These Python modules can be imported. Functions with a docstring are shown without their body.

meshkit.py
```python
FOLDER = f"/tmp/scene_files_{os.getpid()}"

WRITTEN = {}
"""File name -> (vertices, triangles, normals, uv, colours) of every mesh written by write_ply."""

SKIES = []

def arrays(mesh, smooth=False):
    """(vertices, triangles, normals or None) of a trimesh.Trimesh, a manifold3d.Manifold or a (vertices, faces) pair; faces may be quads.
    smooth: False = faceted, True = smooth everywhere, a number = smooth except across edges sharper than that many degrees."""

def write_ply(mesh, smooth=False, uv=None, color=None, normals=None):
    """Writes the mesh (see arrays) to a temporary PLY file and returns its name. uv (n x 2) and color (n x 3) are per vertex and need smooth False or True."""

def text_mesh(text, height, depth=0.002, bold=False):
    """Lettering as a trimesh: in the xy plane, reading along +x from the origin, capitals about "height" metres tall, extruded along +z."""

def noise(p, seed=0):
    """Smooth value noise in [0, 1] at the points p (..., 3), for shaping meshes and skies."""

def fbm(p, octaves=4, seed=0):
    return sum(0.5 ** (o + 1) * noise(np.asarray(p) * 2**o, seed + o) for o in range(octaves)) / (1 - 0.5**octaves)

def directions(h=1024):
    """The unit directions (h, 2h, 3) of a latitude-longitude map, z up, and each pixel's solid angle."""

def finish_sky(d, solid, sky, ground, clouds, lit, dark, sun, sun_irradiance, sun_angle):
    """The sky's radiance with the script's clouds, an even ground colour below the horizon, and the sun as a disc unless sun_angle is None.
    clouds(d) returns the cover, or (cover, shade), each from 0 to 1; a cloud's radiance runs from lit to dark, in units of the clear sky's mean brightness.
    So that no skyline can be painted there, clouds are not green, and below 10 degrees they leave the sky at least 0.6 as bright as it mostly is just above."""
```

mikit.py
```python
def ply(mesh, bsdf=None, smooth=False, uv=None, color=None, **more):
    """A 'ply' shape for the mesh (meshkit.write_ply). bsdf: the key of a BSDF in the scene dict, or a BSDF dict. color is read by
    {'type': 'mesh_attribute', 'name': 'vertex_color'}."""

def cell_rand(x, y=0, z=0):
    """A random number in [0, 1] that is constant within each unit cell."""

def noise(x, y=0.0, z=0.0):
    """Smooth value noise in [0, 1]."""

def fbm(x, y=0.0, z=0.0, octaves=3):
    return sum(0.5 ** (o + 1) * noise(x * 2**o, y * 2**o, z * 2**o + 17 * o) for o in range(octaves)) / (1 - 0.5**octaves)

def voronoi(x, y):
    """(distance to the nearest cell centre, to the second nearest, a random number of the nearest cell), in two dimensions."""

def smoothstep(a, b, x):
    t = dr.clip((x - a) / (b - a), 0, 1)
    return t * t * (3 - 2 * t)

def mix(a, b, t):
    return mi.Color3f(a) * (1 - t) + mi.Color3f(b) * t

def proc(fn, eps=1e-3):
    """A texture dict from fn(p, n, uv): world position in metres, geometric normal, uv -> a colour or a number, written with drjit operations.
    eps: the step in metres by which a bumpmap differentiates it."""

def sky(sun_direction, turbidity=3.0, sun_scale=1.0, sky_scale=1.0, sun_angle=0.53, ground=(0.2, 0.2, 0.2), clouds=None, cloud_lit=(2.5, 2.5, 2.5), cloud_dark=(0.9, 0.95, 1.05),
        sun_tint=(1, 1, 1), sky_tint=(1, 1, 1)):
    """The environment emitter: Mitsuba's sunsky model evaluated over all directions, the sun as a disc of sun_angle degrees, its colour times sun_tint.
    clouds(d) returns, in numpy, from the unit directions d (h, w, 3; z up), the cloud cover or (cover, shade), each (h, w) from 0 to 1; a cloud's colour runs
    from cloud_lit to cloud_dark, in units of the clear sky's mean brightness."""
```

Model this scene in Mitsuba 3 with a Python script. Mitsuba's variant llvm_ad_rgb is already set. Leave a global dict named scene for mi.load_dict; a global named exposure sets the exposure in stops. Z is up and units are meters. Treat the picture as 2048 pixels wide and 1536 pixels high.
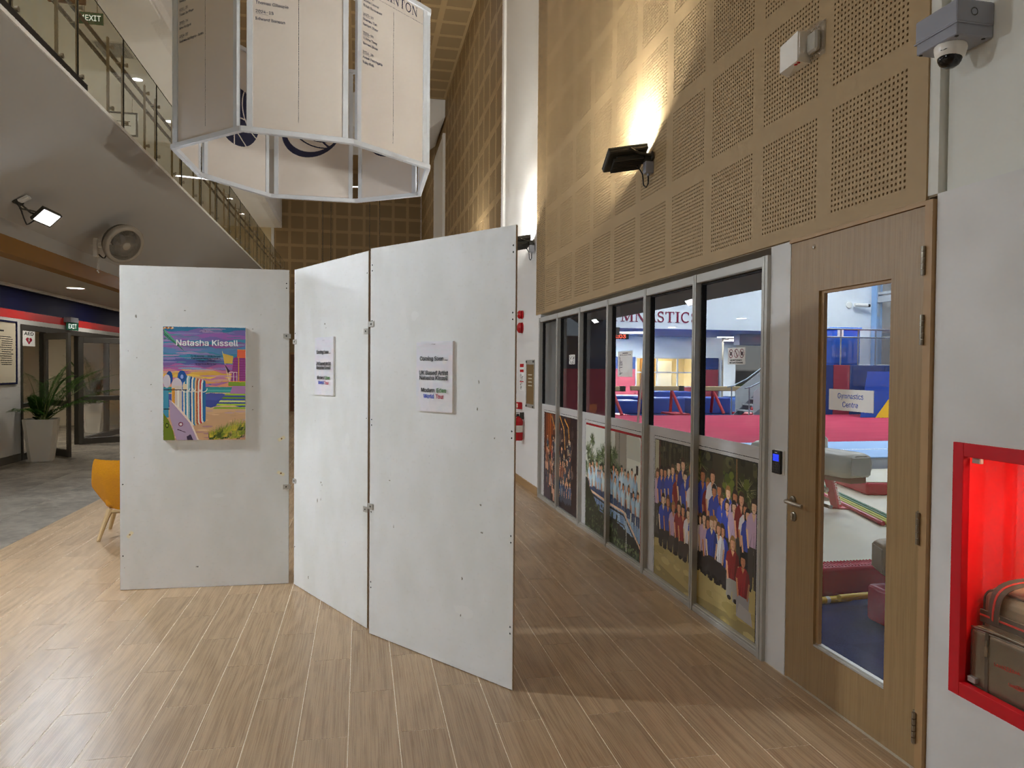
import math, random
import numpy as np, trimesh, shapely
from shapely.geometry import Polygon, LineString, Point, box as sbox
from shapely import affinity
import drjit as dr, mitsuba as mi
import mikit, meshkit
from mikit import proc, noise, fbm, cell_rand, smoothstep, mix

scene, labels = {}, {}
random.seed(7)
rng = np.random.default_rng(7)
PI = math.pi
exposure = 1.95

# ------------------------------------------------------------------ camera (measured from the photograph's vanishing points)
FPX, YAW, PITCH, ROLL, EYE = 1466.7, math.radians(11.672), math.radians(-1.211), math.radians(0.493), 1.694
FW = np.array([math.sin(YAW) * math.cos(PITCH), math.cos(YAW) * math.cos(PITCH), math.sin(PITCH)])
RT = np.array([math.cos(YAW), -math.sin(YAW), 0.0]); UP = np.cross(RT, FW)
RT, UP = RT * math.cos(ROLL) + UP * math.sin(ROLL), -RT * math.sin(ROLL) + UP * math.cos(ROLL)
scene['camera'] = {'type': 'perspective', 'fov_axis': 'x', 'fov': math.degrees(2 * math.atan(1024 / FPX)), 'near_clip': 0.05, 'far_clip': 500.0,
                   'to_world': mi.ScalarTransform4f().look_at(origin=[0, 0, EYE], target=[float(FW[0]), float(FW[1]), float(EYE + FW[2])], up=[float(x) for x in UP])}
def seen(p, pad=60):     # is a point inside the photograph's frame (only decides which repeats are worth building)
    d = np.asarray(p, float) - [0, 0, EYE]; z = d @ FW
    if z < 0.3: return False
    return -pad < 1024 + FPX * (d @ RT) / z < 2048 + pad and -pad < 768 - FPX * (d @ UP) / z < 1536 + pad

# ------------------------------------------------------------------ daylight outside the sports hall's windows
scene['sky'] = {**mikit.sky((0.75, -0.25, 0.75), turbidity=4.0, sun_scale=0.0, sky_scale=0.25, clouds=lambda d: 0.85 * meshkit.fbm(d * 3.0, 4) + 0.25, cloud_lit=(1.9, 1.9, 1.9), cloud_dark=(1.2, 1.25, 1.3)), 'sampling_weight': 2.0}
# lamp strengths (radiance)
FLOOD_L, FLOOD_R, DOWN, UPDOWN, GYM, HALL, NICHE = 235.0, 170.0, 26.0, 26.0, 6.5, .46, 18.0

# ------------------------------------------------------------------ helpers
def S(c):                                                 # '#rrggbb' -> linear rgb
    v = np.array([int(c[i:i + 2], 16) for i in (1, 3, 5)]) / 255.0
    return [float(x) for x in np.where(v <= 0.04045, v / 12.92, ((v + 0.055) / 1.055) ** 2.4)]
def rgb(c): return {'type': 'rgb', 'value': S(c) if isinstance(c, str) else list(c)}
def mat(name, col, rough=0.5, metal=0.0, spec=0.5, bump=None, two=True, **k):
    b = {'type': 'principled', 'base_color': col if isinstance(col, dict) else rgb(col), 'roughness': rough, 'metallic': metal, 'specular': spec, **k}
    if bump: b = {'type': 'bumpmap', 'arbitrary': bump[0], 'scale': bump[1], 'bsdf': b}
    scene['m_' + name] = {'type': 'twosided', 'bsdf': b} if two else b
    return 'm_' + name
USED = {}
def K(name):                                              # a fresh key: name, name_001, ...
    n = USED.get(name, -1) + 1; USED[name] = n
    return name if n == 0 else f'{name}_{n:03d}'
def tag(key, label=None, cat=None, group=None, kind=None):
    labels[key] = {k: v for k, v in (('label', label), ('category', cat), ('group', group), ('kind', kind)) if v}
    return key
def thing(name, label, cat, group=None): return tag(K(name), label, cat, group)
def put(key, mesh, m, smooth=False, M=None, **k):
    d = mikit.ply(mesh, m, smooth, **k)
    if M is not None: d['to_world'] = mi.ScalarTransform4f(M)
    scene[key] = d
    return key
def again(key, d, M=None, m=None):                         # one more entry of a mesh that is already written
    d = {k: v for k, v in d.items() if k != 'to_world'}
    if M is not None: d['to_world'] = mi.ScalarTransform4f(M)
    if m is not None: d['bsdf'] = {'type': 'ref', 'id': m}
    scene[key] = d
    return key
def part(t, name, mesh, m, smooth=False, label=None, kind=None, **k):
    key = put(K(f'{t}__{name}'), mesh, m, smooth, **k)
    if label or kind: tag(key, label, kind=kind)
    return key
def solo(name, mesh, m, label, cat, group=None, smooth=False, **k): return tag(put(K(name), mesh, m, smooth, **k), label, cat, group)
def struct(name, mesh, m, label=None, smooth=False, **k): return tag(put(K(name), mesh, m, smooth, **k), label, kind='structure')
def T(x, y, z): M = np.eye(4); M[:3, 3] = x, y, z; return M
def RZ(a): M = np.eye(4); c, s = math.cos(a), math.sin(a); M[0, 0], M[0, 1], M[1, 0], M[1, 1] = c, -s, s, c; return M
def frame(O, u, v, n=None):
    u, v = np.asarray(u, float), np.asarray(v, float); M = np.eye(4)
    M[:3, 0], M[:3, 1], M[:3, 2], M[:3, 3] = u, v, np.cross(u, v) if n is None else n, O
    return M
def mv(mesh, M): m = mesh.copy(); m.apply_transform(M); return m
def cat(*ms):
    ms = [m for x in ms for m in (x if isinstance(x, (list, tuple)) else [x])]
    return trimesh.util.concatenate(ms)
BF = np.array([[0, 1, 3], [0, 3, 2], [4, 6, 7], [4, 7, 5], [0, 4, 5], [0, 5, 1], [2, 3, 7], [2, 7, 6], [0, 2, 6], [0, 6, 4], [1, 5, 7], [1, 7, 3]])
def box(x0, x1, y0, y1, z0, z1):
    v = np.array([[x, y, z] for x in (x0, x1) for y in (y0, y1) for z in (z0, z1)], float)
    return trimesh.Trimesh(v, BF, process=False)
def cbox(x0, x1, y0, y1, z0, z1, c=0.004):                 # chamfered box
    p = []
    for x, sx in ((x0, 1), (x1, -1)):
        for y, sy in ((y0, 1), (y1, -1)):
            for z, sz in ((z0, 1), (z1, -1)):
                p += [(x, y + sy * c, z + sz * c), (x + sx * c, y, z + sz * c), (x + sx * c, y + sy * c, z)]
    return trimesh.Trimesh(p, process=False).convex_hull
def rbox(x0, x1, y0, y1, z0, z1, r, n=10):                 # box rounded with radius r
    s = trimesh.creation.icosphere(subdivisions=2, radius=r)
    p = [s.vertices + [x, y, z] for x in (x0 + r, x1 - r) for y in (y0 + r, y1 - r) for z in (z0 + r, z1 - r)]
    return trimesh.Trimesh(np.vstack(p), process=False).convex_hull
def cyl(p0, p1, r0, r1=None, n=16, caps=True):
    p0, p1 = np.asarray(p0, float), np.asarray(p1, float); r1 = r0 if r1 is None else r1
    z = (p1 - p0) / np.linalg.norm(p1 - p0); x = np.cross(z, [0, 0, 1] if abs(z[2]) < 0.9 else [1, 0, 0]); x /= np.linalg.norm(x); y = np.cross(z, x)
    a = np.arange(n) * 2 * PI / n; c = np.cos(a)[:, None] * x + np.sin(a)[:, None] * y
    i = np.arange(n); j = (i + 1) % n
    f = [np.stack([i, j, j + n], 1), np.stack([i, j + n, i + n], 1)]; v = [p0 + c * r0, p1 + c * r1]
    if caps: v += [[p0], [p1]]; f += [np.stack([j, i, i * 0 + 2 * n], 1), np.stack([i + n, j + n, i * 0 + 2 * n + 1], 1)]
    return trimesh.Trimesh(np.vstack(v), np.vstack(f), process=False)
def tube(pts, r, n=8, caps=True):
    pts = np.asarray(pts, float); rr = np.broadcast_to(r, len(pts))
    t = np.gradient(pts, axis=0); t /= np.linalg.norm(t, axis=1, keepdims=True) + 1e-12
    x = np.cross(t[0], [0, 0, 1] if abs(t[0][2]) < 0.9 else [1, 0, 0]); a = np.arange(n) * 2 * PI / n; V = []
    for k in range(len(pts)):
        x = x - t[k] * (x @ t[k]); x /= np.linalg.norm(x) + 1e-12
        V.append(pts[k] + rr[k] * (np.cos(a)[:, None] * x + np.sin(a)[:, None] * np.cross(t[k], x)))
    i = np.arange(n); j = (i + 1) % n; F = []
    for k in range(len(pts) - 1): F += [np.stack([i + k * n, j + k * n, j + k * n + n], 1), np.stack([i + k * n, j + k * n + n, i + k * n + n], 1)]
    if caps:
        V += [pts[:1], pts[-1:]]; q = len(pts) * n
        F += [np.stack([j, i, i * 0 + q], 1), np.stack([i + q - n, j + q - n, i * 0 + q + 1], 1)]
    return trimesh.Trimesh(np.vstack(V), np.vstack(F), process=False)
def lathe(prof, O, ax, n=28):                               # profile of (radius, height along ax)
    ax = np.asarray(ax, float) / np.linalg.norm(ax); x = np.cross(ax, [0, 0, 1] if abs(ax[2]) < 0.9 else [1, 0, 0]); x /= np.linalg.norm(x); y = np.cross(ax, x)
    a = np.arange(n) * 2 * PI / n; c = np.cos(a)[:, None] * x + np.sin(a)[:, None] * y
    V = np.vstack([np.asarray(O) + c * max(r, 1e-4) + ax * h for r, h in prof]); i = np.arange(n); j = (i + 1) % n
    F = np.vstack([np.vstack([np.stack([i + k * n, j + k * n, j + k * n + n], 1), np.stack([i + k * n, j + k * n + n, i + k * n + n], 1)]) for k in range(len(prof) - 1)])
    return trimesh.Trimesh(V, F, process=False)
def tri(poly):
    out = []
    for g in getattr(poly, 'geoms', [poly]):
        if g.geom_type == 'Polygon' and g.area > 1e-9: out.append(trimesh.creation.triangulate_polygon(g, engine='earcut'))
    return out
def flat(poly, M, off=0.0):                                 # polygon laid in the plane of M
    V, F, at = [], [], 0
    for v, f in tri(poly): V.append(np.c_[v, np.full(len(v), off)]); F.append(f + at); at += len(v)
    return mv(trimesh.Trimesh(np.vstack(V), np.vstack(F), process=False), M) if V else None
def extr(poly, M, depth):                                   # polygon extruded along +z of M
    return mv(cat([trimesh.creation.extrude_polygon(g, depth, engine='earcut') for g in getattr(poly, 'geoms', [poly])]), M)
def quad(O, u, v): O, u, v = (np.asarray(a, float) for a in (O, u, v)); return trimesh.Trimesh(np.array([O, O + u, O + u + v, O + v]), [[0, 1, 2], [0, 2, 3]], process=False)
TXT = {}
def text(s, M, x, y, H, width=None, align='c', bold=False, depth=0.0006):   # lettering in the plane of M with its baseline at (x, y)
    if (s, bold) not in TXT: TXT[s, bold] = meshkit.text_mesh(s, 1.0, 1.0, bold)
    m = TXT[s, bold].copy(); v = np.array(m.vertices); lo, hi = v[:, 0].min(), v[:, 0].max(); w = (hi - lo) * H; sx = H if width is None else H * width / w; w = (hi - lo) * sx
    v[:, 0] = (v[:, 0] - lo) * sx + x - {'c': w / 2, 'l': 0, 'r': w}[align]; v[:, 1] = v[:, 1] * H + y; v[:, 2] = v[:, 2] * depth + 0.0002
    m.vertices = v; m.apply_transform(M)
    return m
def arc(cx, cy, rx, ry, a0, a1, n=14): a = np.radians(np.linspace(a0, a1, n)); return [(cx + rx * math.cos(t), cy + ry * math.sin(t)) for t in a]
TK, TN, SF = 0.15, 0.06, 0.05
def sf(x0, x1, y): return ([(x0, y), (x1, y)], SF)
GL = {'A': (.9, [([(.1, 0), (.43, 1)], TN), ([(.43, 1), (.78, 0)], TK), ([(.2, .33), (.66, .33)], TN), sf(-.02, .26, .02), sf(.6, .94, .02)]),
 'B': (.78, [([(.2, 0), (.2, 1)], TK), ([(.2, .97), *arc(.42, .75, .2, .22, 90, -90), (.2, .53)], .09), ([(.2, .53), *arc(.44, .28, .26, .25, 90, -90), (.2, .03)], .1), sf(.02, .3, .02), sf(.02, .3, .98)]),
 'C': (.86, [(arc(.47, .5, .37, .47, 50, 310, 24), .11), ([(.72, .7), (.72, .95)], SF)]),
 'D': (.92, [([(.2, 0), (.2, 1)], TK), ([(.2, .97), (.4, .97), *arc(.42, .5, .38, .47, 90, -90, 18), (.2, .03)], .1), sf(.02, .3, .02), sf(.02, .3, .98)]),
 'G': (.95, [(arc(.48, .5, .38, .47, 50, 320, 24), .11), ([(.76, .02), (.76, .42)], TK), sf(.58, .92, .42)]),
 'I': (.44, [([(.22, 0), (.22, 1)], TK), sf(.03, .41, .02), sf(.03, .41, .98)]),
 'M': (1.14, [([(.16, 0), (.16, 1)], TN), ([(.2, 1), (.55, .08)], TK), ([(.55, .06), (.92, 1)], TN), ([(.94, 0), (.94, 1)], TK), sf(.0, .32, .02), sf(.76, 1.12, .02), sf(.04, .26, .98), sf(.88, 1.1, .98)]),
 'N': (.98, [([(.16, 0), (.16, 1)], TN), ([(.16, 1), (.8, 0)], TK), ([(.8, 0), (.8, 1)], TN), sf(.02, .3, .02), sf(.02, .22, .98), sf(.66, .94, .98)]),
 'O': (.96, [(arc(.48, .5, .38, .46, 0, 360, 32), .11)]),
 'S': (.66, [(arc(.33, .74, .22, .23, 30, 230, 14) + arc(.33, .27, .23, .24, 60, -150, 14), .1), ([(.53, .72), (.53, .96)], SF), ([(.1, .05), (.1, .3)], SF)]),
 'T': (.84, [([(.42, 0), (.42, 1)], TK), ([(.04, .96), (.8, .96)], .07), ([(.06, .74), (.06, .98)], SF), ([(.78, .74), (.78, .98)], SF), sf(.24, .6, .02)]),
 'Y': (.86, [([(.43, 0), (.43, .45)], TK), ([(.43, .42), (.1, 1)], TK), ([(.43, .42), (.74, 1)], TN), sf(.25, .61, .02), sf(-.02, .26, .98), sf(.6, .88, .98)])}
def serif(s, M, x, y, H, width=None, depth=0.003):
    gs, at = [], 0.0
    for c in s:
        w, st = GL[c]; gs.append(affinity.translate(shapely.union_all([LineString(p).buffer(b / 2, cap_style='flat') for p, b in st]), at, 0)); at += w + .06
    g = shapely.union_all(gs); k = H if width is None else width / at
    return extr(affinity.translate(affinity.scale(g, k, H, origin=(0, 0)), x, y), M, depth)
def flatten(L):                                            # later polygons cut out of earlier ones: one coplanar print without overlaps
    P = [(p if p.is_valid else p.buffer(0), c) for p, c in L]; P = [(p, c) for p, c in P if p.area > 1e-9]
    tree = shapely.STRtree([p for p, _ in P]); out = []
    for i, (p, c) in enumerate(P):
        over = [P[k][0] for k in tree.query(p) if k > i]
        if over: p = p.difference(shapely.union_all(over))
        if not p.is_empty: out.append((p, c))
    return out
def printed(L, clip, M, off=0.0, gain=1.0):                 # a flat print of coloured polygons -> mesh, vertex colours
    V, F, C, at = [], [], [], 0
    for p, c in L:
        p = p.intersection(clip)
        if p.is_empty: continue
        for v, f in tri(p):
            V.append(np.c_[v, np.full(len(v), off)]); F.append(f + at); at += len(v); C.append(np.tile(np.minimum(np.array(S(c) if isinstance(c, str) else c) * gain, .85), (len(v), 1)))
    return mv(trimesh.Trimesh(np.vstack(V), np.vstack(F), process=False), M), np.vstack(C)
def ell(x, y, rx, ry, n=14): return Polygon(arc(x, y, rx, ry, 0, 360, n + 1)[:-1])
def lamp(t, name, mesh, col, power, label=None):
    return part(t, name, mesh, 'm_lamp_face', label=label, emitter={'type': 'area', 'radiance': {'type': 'rgb', 'value': [float(c) * power for c in col]}})

# ------------------------------------------------------------------ materials
def grain(p, a, b, c, along='y', sx=70.0):
    q = p.y if along == 'y' else p.z; r = p.x if along == 'y' else p.y
    w = fbm(r * 5.0, q * 1.3, 3.0, 2); f = fbm(r * sx * 5 + w * 3, q * 3.0, 1.0, 3); k = 0.5 + 0.5 * dr.sin((r * sx + w * 22.0))
    m = mix(a, b, smoothstep(0.25, 0.85, (0.82 * f + 0.18 * k) if along == 'y' else (0.95 * f + 0.05 * k)))
    return mix(m, c, 0.30 * smoothstep(0.55, 0.8, fbm(r * 210.0, q * 7.0, 5.0, 2)))
def planks(p, n, uv):
    kx = dr.floor((p.x + 0.503) / 0.2282); odd = kx - 2 * dr.floor(kx / 2); ky = dr.floor((p.y - dr.select(odd < 0.5, 3.87, 3.41)) / 0.92)
    r = cell_rand(kx, ky, 1); q = mi.Point3f(p.x + r * 9.0, p.y * dr.select(r > 0.5, 1.0, -1.0) + r * 23.0, p.z)
    c = grain(q, S('#ae9474'), S('#977c5d'), S('#7f664b'))
    return c * (0.90 + 0.16 * cell_rand(kx, ky, 7))
def stone(p, n, uv):
    kx = dr.floor((p.x + 3.22) / 0.6); ky = dr.floor(p.y / 1.2); r = cell_rand(kx, ky, 2) * 20
    v = 0.30 + 0.4 * fbm(p.x * 2.6 + r, p.y * 2.6 + r, 0.0, 4) + 0.25 * (fbm(p.x * 16 + r, p.y * 16, 2.0, 3) - 0.5)
    return mix(S('#6a645b'), S('#918a7e'), smoothstep(0.25, 0.75, v)) * (0.9 + 0.2 * cell_rand(kx, ky, 5))
def doorwood(p, n, uv): return grain(mi.Point3f(p.x, p.y, p.z), S('#987c53'), S('#90744b'), S('#7e633d'), 'z', 30.0)
def boardpaint(p, n, uv):
    s = fbm(p.x * 5, p.y * 5, p.z * 2.2, 4); d = smoothstep(0.62, 0.72, fbm(p.x * 3 + 9, p.y * 3, p.z * 1.5, 3)); sp = smoothstep(0.80, 0.86, noise(p.x * 60, p.y * 60, p.z * 60))
    return mix(mix(S('#e4e5e2'), S('#dedfda'), smoothstep(0.35, 0.7, s)), S('#d3d2c9'), 0.22 * d + 0.22 * sp)
def plaster(p, n, uv): return mix(S('#dcdbd8'), S('#d2d1cd'), smoothstep(0.35, 0.65, fbm(p.x * 2, p.y * 2, p.z * 2, 3)))
def felt(p, n, uv): return mix(S('#152b56'), S('#112347'), noise(p.x * 240, p.y * 240, 1)) * (0.9 + 0.2 * cell_rand(dr.floor(p.x / 0.5), dr.floor(p.y / 0.5), 3))
def redcarpet(p, n, uv): return mix(S('#a23a4e'), S('#963347'), fbm(p.x * 1.2, p.y * 4, 1, 3))
def acfield(p, n, uv):                                      # far perforated fields: shade inside the fine holes painted as darker colour
    w = 0.026; u = dr.select(dr.abs(n.x) > 0.5, p.y, p.x); v = dr.select(dr.abs(n.z) > 0.5, p.y, p.z)
    fu = u / w - dr.floor(u / w) - 0.5; fv = v / w - dr.floor(v / w) - 0.5
    hole = dr.select((dr.abs(fu) < 0.30) & (dr.abs(fv) < 0.30), 1.0, 0.0)
    return mix(S('#a58c66'), S('#4e3c26'), dr.select(p.y > 11.5, 0.36, hole))
def orange(p, n, uv): return mix(S('#d08e18'), S('#c88512'), noise(p.x * 90, p.y * 90, p.z * 90))
def bagcloth(p, n, uv): return mix(S('#756852'), S('#675a45'), noise(p.x * 900, p.y * 900, p.z * 900)) * (0.9 + 0.2 * fbm(p.x * 14, p.y * 14, p.z * 14, 2))
MT = {k: mat(k, *a[:1], **a[1]) for k, a in {
 'plank': (proc(planks), dict(rough=.34, spec=.45)), 'grout': ('#dccfb8', dict(rough=.8)), 'stone': (proc(stone), dict(rough=.32, spec=.45)), 'stonejoint': ('#57534c', dict(rough=.8)),
 'doorwood': (proc(doorwood), dict(rough=.42)), 'woodtrim': ('#a5845a', dict(rough=.5)), 'board': (proc(boardpaint), dict(rough=.5, spec=.4)), 'boardedge': ('#a08e76', dict(rough=.8)),
 'plaster': (proc(plaster), dict(rough=.8, spec=.3)), 'white': ('#e2e1de', dict(rough=.75, spec=.3)), 'greywall': ('#c9c8c4', dict(rough=.8, spec=.3)), 'upperwall': ('#d8d8cf', dict(rough=.8, spec=.3)),
 'soffit': ('#a8a6a1', dict(rough=.85, spec=.2)), 'lobbyceil': ('#a39c90', dict(rough=.85, spec=.2)), 'tan': ('#a58c66', dict(rough=.6, spec=.4)), 'tandark': ('#86602a', dict(rough=.6)), 'acfield': (proc(acfield), dict(rough=.65, spec=.3)),
 'insul': ('#938873', dict(rough=.9, spec=.1)), 'navy': ('#080d38', dict(rough=.6, spec=.2)), 'red': ('#c61f1d', dict(rough=.45)), 'darkalu': ('#4a4843', dict(rough=.4, metal=.5)), 'alu': ('#b4b2aa', dict(rough=.38, metal=.35)), 'steel': ('#b9b3a6', dict(rough=.28, metal=1.)),
 'brushed': ('#8f8778', dict(rough=.34, metal=1.)), 'champagne': ('#a89b80', dict(rough=.35, metal=.9)), 'black': ('#141414', dict(rough=.5)), 'rubber': ('#0b0b0b', dict(rough=.7)), 'lampbody': ('#33322c', dict(rough=.45)), 'greyplastic': ('#8b8e97', dict(rough=.35)),
 'whiteplastic': ('#e4e1d8', dict(rough=.35)), 'cream': ('#cfc5ae', dict(rough=.7)), 'creamroom': ('#d9c9a4', dict(rough=.8)), 'woodpanel': ('#a97a45', dict(rough=.5)), 'brownwood': ('#6e3f22', dict(rough=.45)), 'paper': ('#f0efec', dict(rough=.6)), 'ink': ('#15161c', dict(rough=.6)),
 'navyink': ('#12173a', dict(rough=.5)), 'blueink': ('#1c3fae', dict(rough=.5)), 'greenink': ('#2f6a2c', dict(rough=.5)), 'redink': ('#a3203c', dict(rough=.5)), 'maroon': ('#7a1838', dict(rough=.5)), 'frosted': ('#c9c8c6', dict(rough=.45)), 'exitgreen': ('#0b6b4d', dict(rough=.4)),
 'banner': ('#d2cbc5', dict(rough=.6)), 'bannerframe': ('#d0d6de', dict(rough=.4)), 'pot': ('#dedacd', dict(rough=.35)), 'soil': ('#2c2118', dict(rough=.95)), 'stem': ('#5e6b34', dict(rough=.6)), 'orange': (proc(orange), dict(rough=.38)), 'beech': ('#c7ab7c', dict(rough=.45)),
 'firered': ('#b3121a', dict(rough=.3)), 'niche': ('#d4151a', dict(rough=.55)), 'nicheframe': ('#c20f1e', dict(rough=.4)), 'bag': (proc(bagcloth), dict(rough=.5, sheen=.3)), 'bagdark': ('#453d31', dict(rough=.55)), 'bagred': ('#c0382c', dict(rough=.6)),
 'felt': (proc(felt), dict(rough=.95, spec=.1)), 'redcarpet': (proc(redcarpet), dict(rough=.95, spec=.1)), 'bluemat': ('#1c3f95', dict(rough=.5)), 'skyblue': ('#88a9cd', dict(rough=.7)), 'matgrey': ('#b0b2b5', dict(rough=.6)), 'beige': ('#c0b9a2', dict(rough=.5)), 'redvinyl': ('#ab1226', dict(rough=.42)),
 'gymwhite': ('#e4e8ea', dict(rough=.8, spec=.2)), 'gymgrey': ('#a3a6a8', dict(rough=.7)), 'padnavy': ('#22386c', dict(rough=.6)), 'padred': ('#8d3440', dict(rough=.6)), 'darksoffit': ('#56524e', dict(rough=.8)), 'railgrey': ('#7f8790', dict(rough=.4, metal=.5)), 'blueplastic': ('#1668d8', dict(rough=.4)),
 'fanrim': ('#a0988b', dict(rough=.45)), 'fangrey': ('#5f5c55', dict(rough=.5)), 'yellow': ('#d9ac16', dict(rough=.5)), 'leathergrey': ('#b3ad9d', dict(rough=.45)), 'leathertan': ('#8e7a58', dict(rough=.5)), 'green': ('#14603a', dict(rough=.6)), 'lime': ('#a4a628', dict(rough=.6)), 'beam': ('#b29b72', dict(rough=.6)), 'rope': ('#b9b09a', dict(rough=.9)), 'foam': ('#bd3550', dict(rough=.8)),
 'bark': ('#5d4a38', dict(rough=.9)), 'scuff': ('#8d8a7e', dict(rough=.8)), 'tape': ('#e9e2c4', dict(rough=.4)), 'lamp_face': ('#f4f4f0', dict(rough=.6)), 'plasterpale': ('#f4f4f2', dict(rough=.7)), 'patch': ('#e5e6e2', dict(rough=.45)), 'purple': ('#39414f', dict(rough=.8)),
 'print': ({'type': 'mesh_attribute', 'name': 'vertex_color'}, dict(rough=.38, spec=.5)), 'matte': ({'type': 'mesh_attribute', 'name': 'vertex_color'}, dict(rough=.7, spec=.3)), 'paintedreflection': ('#8a7350', dict(rough=.12, spec=.8))}.items()}
def m(k): return 'm_' + k
scene['m_glass'] = {'type': 'thindielectric', 'int_ior': 1.5, 'specular_transmittance': rgb([.93, .96, .95])}
scene['m_greenglass'] = {'type': 'thindielectric', 'int_ior': 1.5, 'specular_transmittance': rgb([.80, .84, .76])}
scene['m_haze'] = {'type': 'thindielectric', 'int_ior': 1.5, 'specular_transmittance': rgb([.5, .5, .55])}
scene['m_clear'] = {'type': 'thindielectric', 'int_ior': 1.5}
scene['m_dome'] = {'type': 'twosided', 'bsdf': {'type': 'roughplastic', 'diffuse_reflectance': rgb('#08080a'), 'alpha': 0.03}}
scene['m_leaf'] = {'type': 'principledthin', 'base_color': {'type': 'proc', **{k: v for k, v in proc(lambda p, n, uv: mix(S('#24411c'), S('#3f6128'), noise(p.x * 9, p.y * 9, p.z * 9))).items() if k != 'type'}}, 'roughness': 0.45, 'diff_trans': 0.5}
scene['m_darkleaf'] = {'type': 'principledthin', 'base_color': rgb('#1c3317'), 'roughness': 0.3, 'diff_trans': 0.3}

# ================================================================== THE SETTING
XR, XL, YB, ZC = 2.33, -5.85, 28.9, 9.23                    # right wall, left wall, back wall, hall ceiling
# ---- floor: wood-look planks in a running bond, grey stone tiles beyond the edge at x = -3.22
struct('floor', box(XL, XR + .2, -5, YB, -.2, -.001), m('grout'), 'floor of wood-look plank tiles with light joints and a grey stone zone')
unit = mikit.ply(box(0, 1, 0, 1, -.0014, 0), m('plank'))
lots = []
for k in range(-12, 13):
    x0, x1 = -.503 + .2282 * k, -.503 + .2282 * (k + 1) - .0042
    x0, x1 = max(x0, -3.217), min(x1, XR - .02)
    if x1 - x0 < .01: continue
    ph = 3.87 if k % 2 == 0 else 3.41
    for j in range(-9, 28):
        y0, y1 = ph + .92 * j, min(ph + .92 * (j + 1) - .0036, YB)
        if y0 > YB - .05 or y1 < -4.5: continue
        c = ((x0 + x1) / 2, (y0 + y1) / 2, 0); vis = any(seen(q, 0) for q in (c, (x0, y0, 0), (x1, y1, 0), (x1, y0, 0), (x0, y1, 0)))
        lots.append((not vis, math.hypot(*c[:2]), x0, x1, y0, y1))
lots.sort()
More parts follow.
